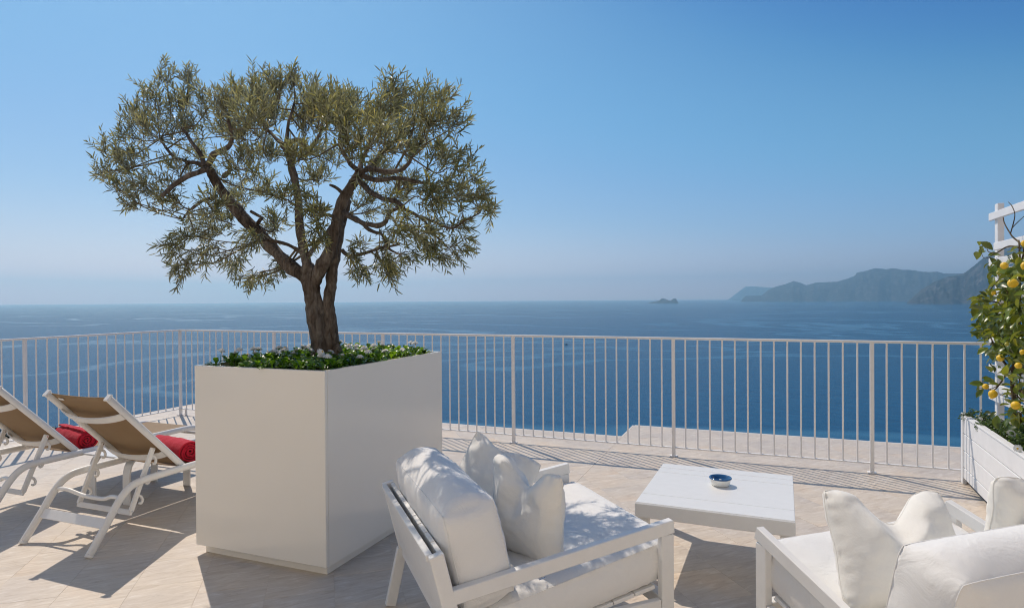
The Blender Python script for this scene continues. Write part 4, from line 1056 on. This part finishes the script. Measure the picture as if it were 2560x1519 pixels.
# side table between the loungers
sd = thing('side_table', 'small flat white side table with curved legs between the two sun loungers', 'table', (-4.70, 3.64, 0))
m = MB(); m.box((0, 0, .372), (.50, .655, .010), None, .002); m.build('table_top', M_TABLE, sd)
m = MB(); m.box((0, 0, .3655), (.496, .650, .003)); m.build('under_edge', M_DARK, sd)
for s in (-1, 1):
    P = []
    arc = cr_spline([(0, s*.06, .352), (0, s*.16, .350), (0, s*.235, .32), (0, s*.265, .25), (0, s*.270, .14), (0, s*.268, .002)], 6)
    for p in arc: P.append(p)
    for xx in (-.19, .19):
        m = MB(); rows = []
        for i, p in enumerate(P):
            tdir = (P[min(i+1, len(P)-1)]-P[max(i-1, 0)]).normalized(); nn = Vector((0, tdir.z, -tdir.y))*.005
            rows.append([tuple(p+Vector((xx+sx, 0, 0))+nn*sn) for sx, sn in ((-.037, -1), (.037, -1), (.037, 1), (-.037, 1), (-.037, -1))])
        m.grid(rows); m.sm = [False]*len(m.sm); m.build('leg', M_TABLE, sd)

# ================================================================== BOARD PLANTER, LEMON TREE, TRELLIS (right)
A2 = math.radians(-2.05)
P2 = Vector((1.531, 6.20, 0)); fy = Vector((-math.sin(A2)*-1*-1, -math.cos(A2), 0))      # runs toward the camera
fy = Vector((-.0357, -1, 0)).normalized(); fx = Vector((1, -.0357, 0)).normalized()
bpn = thing('planter_box', 'long low white planter of horizontal boards under the lemon tree at the right edge', 'planter', P2, 0)
Rm = Matrix((fx, fy, Vector((0, 0, 1)))).transposed()   # local: x inwards, y toward viewer
LP = 3.6; WP = .52
def pbx(m, c, size, ch=.002): m.box(Rm @ Vector(c), size, Rm, ch); return m
for i, (z0, z1) in enumerate(((.05, .139), (.141, .279), (.281, .418), (.420, .553))):
    m = MB(); pbx(m, (.0125, LP/2, (z0+z1)/2), (.022, LP, z1-z0-.003), .0035); m.build('board', M_WOOD, bpn)
    m = MB(); pbx(m, (WP-.0125, LP/2, (z0+z1)/2), (.022, LP, z1-z0-.003), .0035); m.build('board', M_WOOD, bpn)
    for yy in (-.011, LP+.011):
        m = MB(); pbx(m, (WP/2, yy, (z0+z1)/2), (WP-.06, .020, z1-z0-.003), .003); m.build('board', M_WOOD, bpn)
m = MB(); pbx(m, (.020, LP/2, .562), (.048, LP-.02, .014), .002); m.build('rim', M_WOOD, bpn)
m = MB(); pbx(m, (WP-.020, LP/2, .562), (.048, LP-.02, .014), .002); m.build('rim', M_WOOD, bpn)
for xx in (-.002, WP-.03):
    for yy in (-.055, LP+.022):
        m = MB(); pbx(m, (xx+.014, yy+.016, .291), (.030, .066, .582), .003); m.build('corner_post', M_WOOD, bpn)
        m = MB(); pbx(m, (xx+.052, yy-.006, .289), (.044, .024, .578), .003); m.build('corner_post', M_WOOD, bpn)
m = MB(); P = [[tuple(Rm @ Vector((.025+(WP-.05)*i/6, LP*j/40, .515+.012*noise.noise(Vector((i*.7, j*.7, 5)))))) for j in range(41)] for i in range(7)]
m.grid(P); m.f = [f[::-1] for f in m.f]; m.build('soil', M_SOIL, bpn)

# trellis standing in the planter
XT = 1.80
trl = thing('trellis', 'white wooden trellis of posts and horizontal slats behind the lemon tree', 'trellis', (XT, 6.0, .5), 0)
TO = Vector((XT, 6.0, .5))
def tbar(name, a, b, w, h, up=(0, 0, 1)):
    m = MB(); m.bar(Vector(a)-TO, Vector(b)-TO, w, h, up, .003); m.build(name, M_WOOD, trl)
pB = atx(2499, 1045, XT); pT = atx(2521, 500, XT)
yp = pB.y
for k, yy in enumerate((yp, yp-1.15, yp-2.3)):
    tbar('post', (XT, yy, .50), (XT, yy, pT.z), .045, .072, (0, 1, 0))
for (px, py) in ((2503, 533), (2528, 607), (2500, 652), (2520, 677), (2520, 735), (2500, 790), (2500, 850), (2485, 922), (2489, 968), (2505, 1000)):
    q = atx(px, py, XT-.04); far = atx(px, py, XT-.04).y
    ex_ = yp+.10 if px < 2510 else yp-.02
    tbar('slat', (XT-.036, ex_, q.z), (XT-.036, yp-2.5, q.z), .022, .062)

# lemon tree
lem = thing('lemon_tree', 'lemon tree with yellow fruit trained on the white trellis at the right edge', 'tree', (1.76, 5.35, .52))
LO = Vector((1.76, 5.35, .52)); XLm = 1.66
def G(px, py, dx=0.0): return atx(px, py, XLm+dx)
wood = MB(); lnodes = []
def lbr(pts, rads, sub=4, seed=0, wob=.008):
    P = cr_spline([G(*p) for p in pts], sub); R = interp(rads, sub)
    P = [p+noise.noise_vector(p*8+Vector((seed, 0, 0)))*wob for p in P]
    for p, r in zip(P, R): lnodes.append((p, r))
    wood.tube([p-LO for p in P], R, 8)
lbr([(2536, 1052, .05), (2535, 1000, .05), (2530, 960, .04), (2535, 920, .02), (2545, 860, 0), (2548, 790, 0), (2550, 720, 0), (2552, 650, 0), (2545, 600, 0)], [.016, .015, .014, .013, .012, .011, .009, .007, .005], 4, 1)
lbr([(2548, 1055, .1), (2546, 1000, .1), (2552, 950, .1), (2556, 900, .08), (2575, 820, .05), (2590, 740, .05), (2600, 660, 0), (2600, 560, 0)], [.015, .014, .013, .012, .011, .009, .007, .004], 4, 2)
lbr([(2535, 930, .02), (2510, 905, -.02), (2490, 880, -.05), (2480, 850, -.05), (2465, 820, -.05)], [.009, .008, .007, .005, .004], 4, 3)
lbr([(2552, 660, 0), (2560, 620, 0), (2530, 590, 0), (2512, 560, 0), (2508, 543, 0)], [.007, .006, .005, .004, .003], 4, 4, .004)
lbr([(2527, 582, 0), (2533, 560, 0), (2537, 535, 0), (2530, 515, 0), (2521, 505, 0)], [.004, .004, .003, .003, .002], 4, 5, .003)
lbr([(2530, 570, 0), (2545, 555, 0), (2562, 540, 0)], [.003, .003, .002], 4, 6, .003)
lbr([(2552, 620, -.02), (2530, 615, -.03), (2510, 620, -.04), (2490, 632, -.05), (2470, 628, -.06), (2465, 605, -.06)], [.006, .005, .005, .004, .003, .002], 4, 7, .003)
lbr([(2488, 632, -.05), (2478, 640, -.05), (2460, 645, -.06), (2450, 620, -.07)], [.003, .003, .002, .002], 4, 8, .003)
lbr([(2545, 800, 0), (2520, 770, -.04), (2490, 755, -.06), (2450, 748, -.08), (2440, 746, -.08)], [.008, .006, .005, .003, .002], 4, 9)
lbr([(2548, 760, 0), (2520, 730, -.03), (2500, 700, -.05), (2470, 730, -.05)], [.007, .005, .004, .003], 4, 10)
lbr([(2545, 850, 0), (2510, 830, -.03), (2480, 815, -.06), (2450, 830, -.08)], [.008, .006, .005, .003], 4, 11)
lbr([(2540, 900, 0), (2520, 930, -.05), (2500, 960, -.08), (2480, 975, -.1), (2455, 950, -.12)], [.008, .006, .005, .004, .002], 4, 12)
lbr([(2500, 962, -.08), (2475, 972, -.12), (2445, 970, -.14)], [.004, .003, .002], 4, 13)
lbr([(2550, 960, .02), (2560, 990, -.02), (2570, 1020, -.04)], [.006, .005, .003], 4, 14)
lbr([(2556, 1000, 0), (2540, 985, -.04), (2525, 985, -.06)], [.005, .004, .003], 4, 15)
wood.build('branches', M_LTWIG, lem)
def lemon_leaf_mesh(seed):
    r = random.Random(seed); curl = r.uniform(-.25, .25); V = []; F = []
    st = [(0, .03), (.12, .16), (.3, .30), (.52, .34), (.74, .26), (.9, .12), (1.0, .0)]
    for t, w in st:
        z = -.35*t*t*(.6+curl)+.02*math.sin(t*9+seed); V += [(t, -w*.8, z+w*.35), (t, 0, z), (t, w*.8, z+w*.35)]
    for q in range(len(st)-1):
        a = 3*q; F += [(a, a+3, a+4, a+1), (a+1, a+4, a+5, a+2)]
    mb = MB(); mb.add(V, F, True); return mb
LL = [lemon_leaf_mesh(s) for s in range(5)]; LLM = [m_.mesh('leaf', M_LEMONLEAF) for m_ in LL]
rl = random.Random(77)
dens = [(2500, 760, 50, 58), (2480, 790, 42, 44), (2525, 800, 50, 52), (2505, 840, 45, 46), (2545, 760, 40, 34), (2550, 850, 40, 34), (2465, 815, 30, 26), (2455, 755, 22, 12), (2530, 700, 35, 20), (2560, 680, 35, 16), (2545, 640, 28, 12),
        (2540, 880, 38, 28), (2550, 930, 35, 20), (2490, 870, 28, 12), (2490, 930, 14, 5), (2470, 960, 18, 6), (2545, 985, 35, 16), (2555, 1020, 35, 16), (2535, 1050, 24, 6), (2500, 1040, 20, 3), (2480, 650, 22, 5), (2463, 605, 16, 3), (2450, 625, 10, 2), (2500, 690, 22, 8), (2510, 650, 18, 5),
        (2620, 700, 90, 50), (2620, 850, 90, 60), (2640, 980, 80, 40), (2700, 800, 90, 40)]
lleaf = []
for (px, py, r, n) in dens:
    for _ in range(int(n*1.5)):
        a = rl.uniform(0, 2*PI); q = r*math.sqrt(rl.random()); p = G(px+q*math.cos(a), py+q*math.sin(a), rl.uniform(-.16, .12))
        if project(p)[0] < 2446 and py > 680: continue
        nd = min(lnodes, key=lambda n_: (n_[0]-p).length)[0]; d = (p-nd).normalized()
        d = (d*.6+Vector((rl.gauss(0, .5), rl.gauss(0, .5), rl.gauss(-.15, .45)))).normalized()
        lleaf.append((p, d, rl.uniform(.056, .100), project(p)[2]+(100 if px > 2575 else 0)))
lleaf.sort(key=lambda t: t[3]); restl = MB()
for k, (p, d, s_, _) in enumerate(lleaf):
    up = Vector((rl.gauss(0, .5), rl.gauss(0, .5), 1)); y = up.cross(d).normalized(); z = d.cross(y); M = Matrix((d*s_, y*s_, z*s_)).transposed().to_4x4(); M.translation = p-LO
    if k < 290:
        o = mobj('leaf', LLM[k % 5], lem); o.matrix_local = M
    else: restl.add([M @ Vector(v) for v in LL[k % 5].v], LL[k % 5].f, True)
kind(restl.build('foliage', M_LEMONLEAF, lem), 'stuff')
def lemon_mesh(mat):
    m = MB(); m.lathe([(.0001, -1.22), (.10, -1.2), (.22, -1.08), (.5, -.88), (.82, -.5), (.98, -.1), (1.0, .2), (.88, .6), (.6, .9), (.25, 1.06), (.08, 1.12), (.0001, 1.13)], 20); return m.mesh('lemon', mat)
LMY, LMG = lemon_mesh(M_LEMON), lemon_mesh(M_GREENLEMON)
for i, (px, py, r, rot, g_) in enumerate([(2511, 664, 9.0, 1.2, 0), (2533, 708, 11.5, 1.5, 0), (2484, 732, 5.5, .5, 0), (2497, 682, 5.5, 1.2, 1), (2562, 664, 9, .4, 0), (2501, 895, 8.5, 1.3, 0), (2546, 914, 8, 1.0, 0), (2482, 985, 10, .3, 0), (2540, 1013, 10.5, 1.4, 0),
                                     (2560, 608, 7, .6, 0), (2464, 966, 7, .9, 0), (2556, 880, 6, .4, 0), (2517, 860, 5, .7, 1), (2600, 760, 9, 1, 0), (2615, 900, 9, .6, 0)]):
    q = G(px, py, -.17); s_ = r/F_PX*project(q)[2]
    o = mobj('lemon', LMG if g_ else LMY, lem, 'small unripe green and yellow lemon' if g_ else None, q-LO); o.scale = (s_, s_, s_); o.rotation_euler = (rot*.6, rot, rot*2)

# bedding plants in the board planter
rb = random.Random(31); bb = MB(); cs = []
for i in range(46):
    y = .06+3.3*rb.random(); x = rb.uniform(.09, .46) if i > 8 else rb.uniform(.08, .3); p = P2+Rm @ Vector((x, y, .53+rb.uniform(0, .03))); cs.append((p.x, p.y, p.z, rb.uniform(.045, .085)))
for (px, py, zz, r) in ((2440, 1032, .60, .07), (2462, 1040, .60, .06), (2480, 1060, .58, .07), (2500, 1062, .58, .06), (2455, 1060, .57, .05), (2530, 1075, .58, .06), (2545, 1100, .58, .05), (2556, 1090, .6, .06), (2420, 1035, .58, .05)):
    p = atz(px, py, zz); cs.append((p.x, p.y, p.z-.02, r))
leaf_cloud(bb, cs, 170, .022, rb, .8)
kind(bb.build('bedding_plants', M_HERB), 'stuff')
for i, (px, py, zz, lab, var, tl) in enumerate([(2477, 1037, .61, 'white daisy with yellow eye at the far end of the board planter', 0, (.6, .1, 0)),
        (2529, 1082, .60, 'fully open white daisy facing out over the middle of the white board planter', 0, (1.1, .1, 0)),
        (2545, 1120, .59, 'drooping white daisy hanging over the rim of the board planter, nearest of them', 1, (1.5, .4, 0)),
        (2450, 1048, .585, 'half closed daisy bud beside the dark soil of the board planter', 2, (.3, .6, 0)),
        (2528, 1058, .59, 'small white daisy partly hidden under lemon leaves in the board planter', 1, (.6, 0, 0))]):
    q = atz(px, py, zz); daisy(q.x, q.y, q.z, 200+i, .53, lab, 'daisies in the white board planter', tl, var)
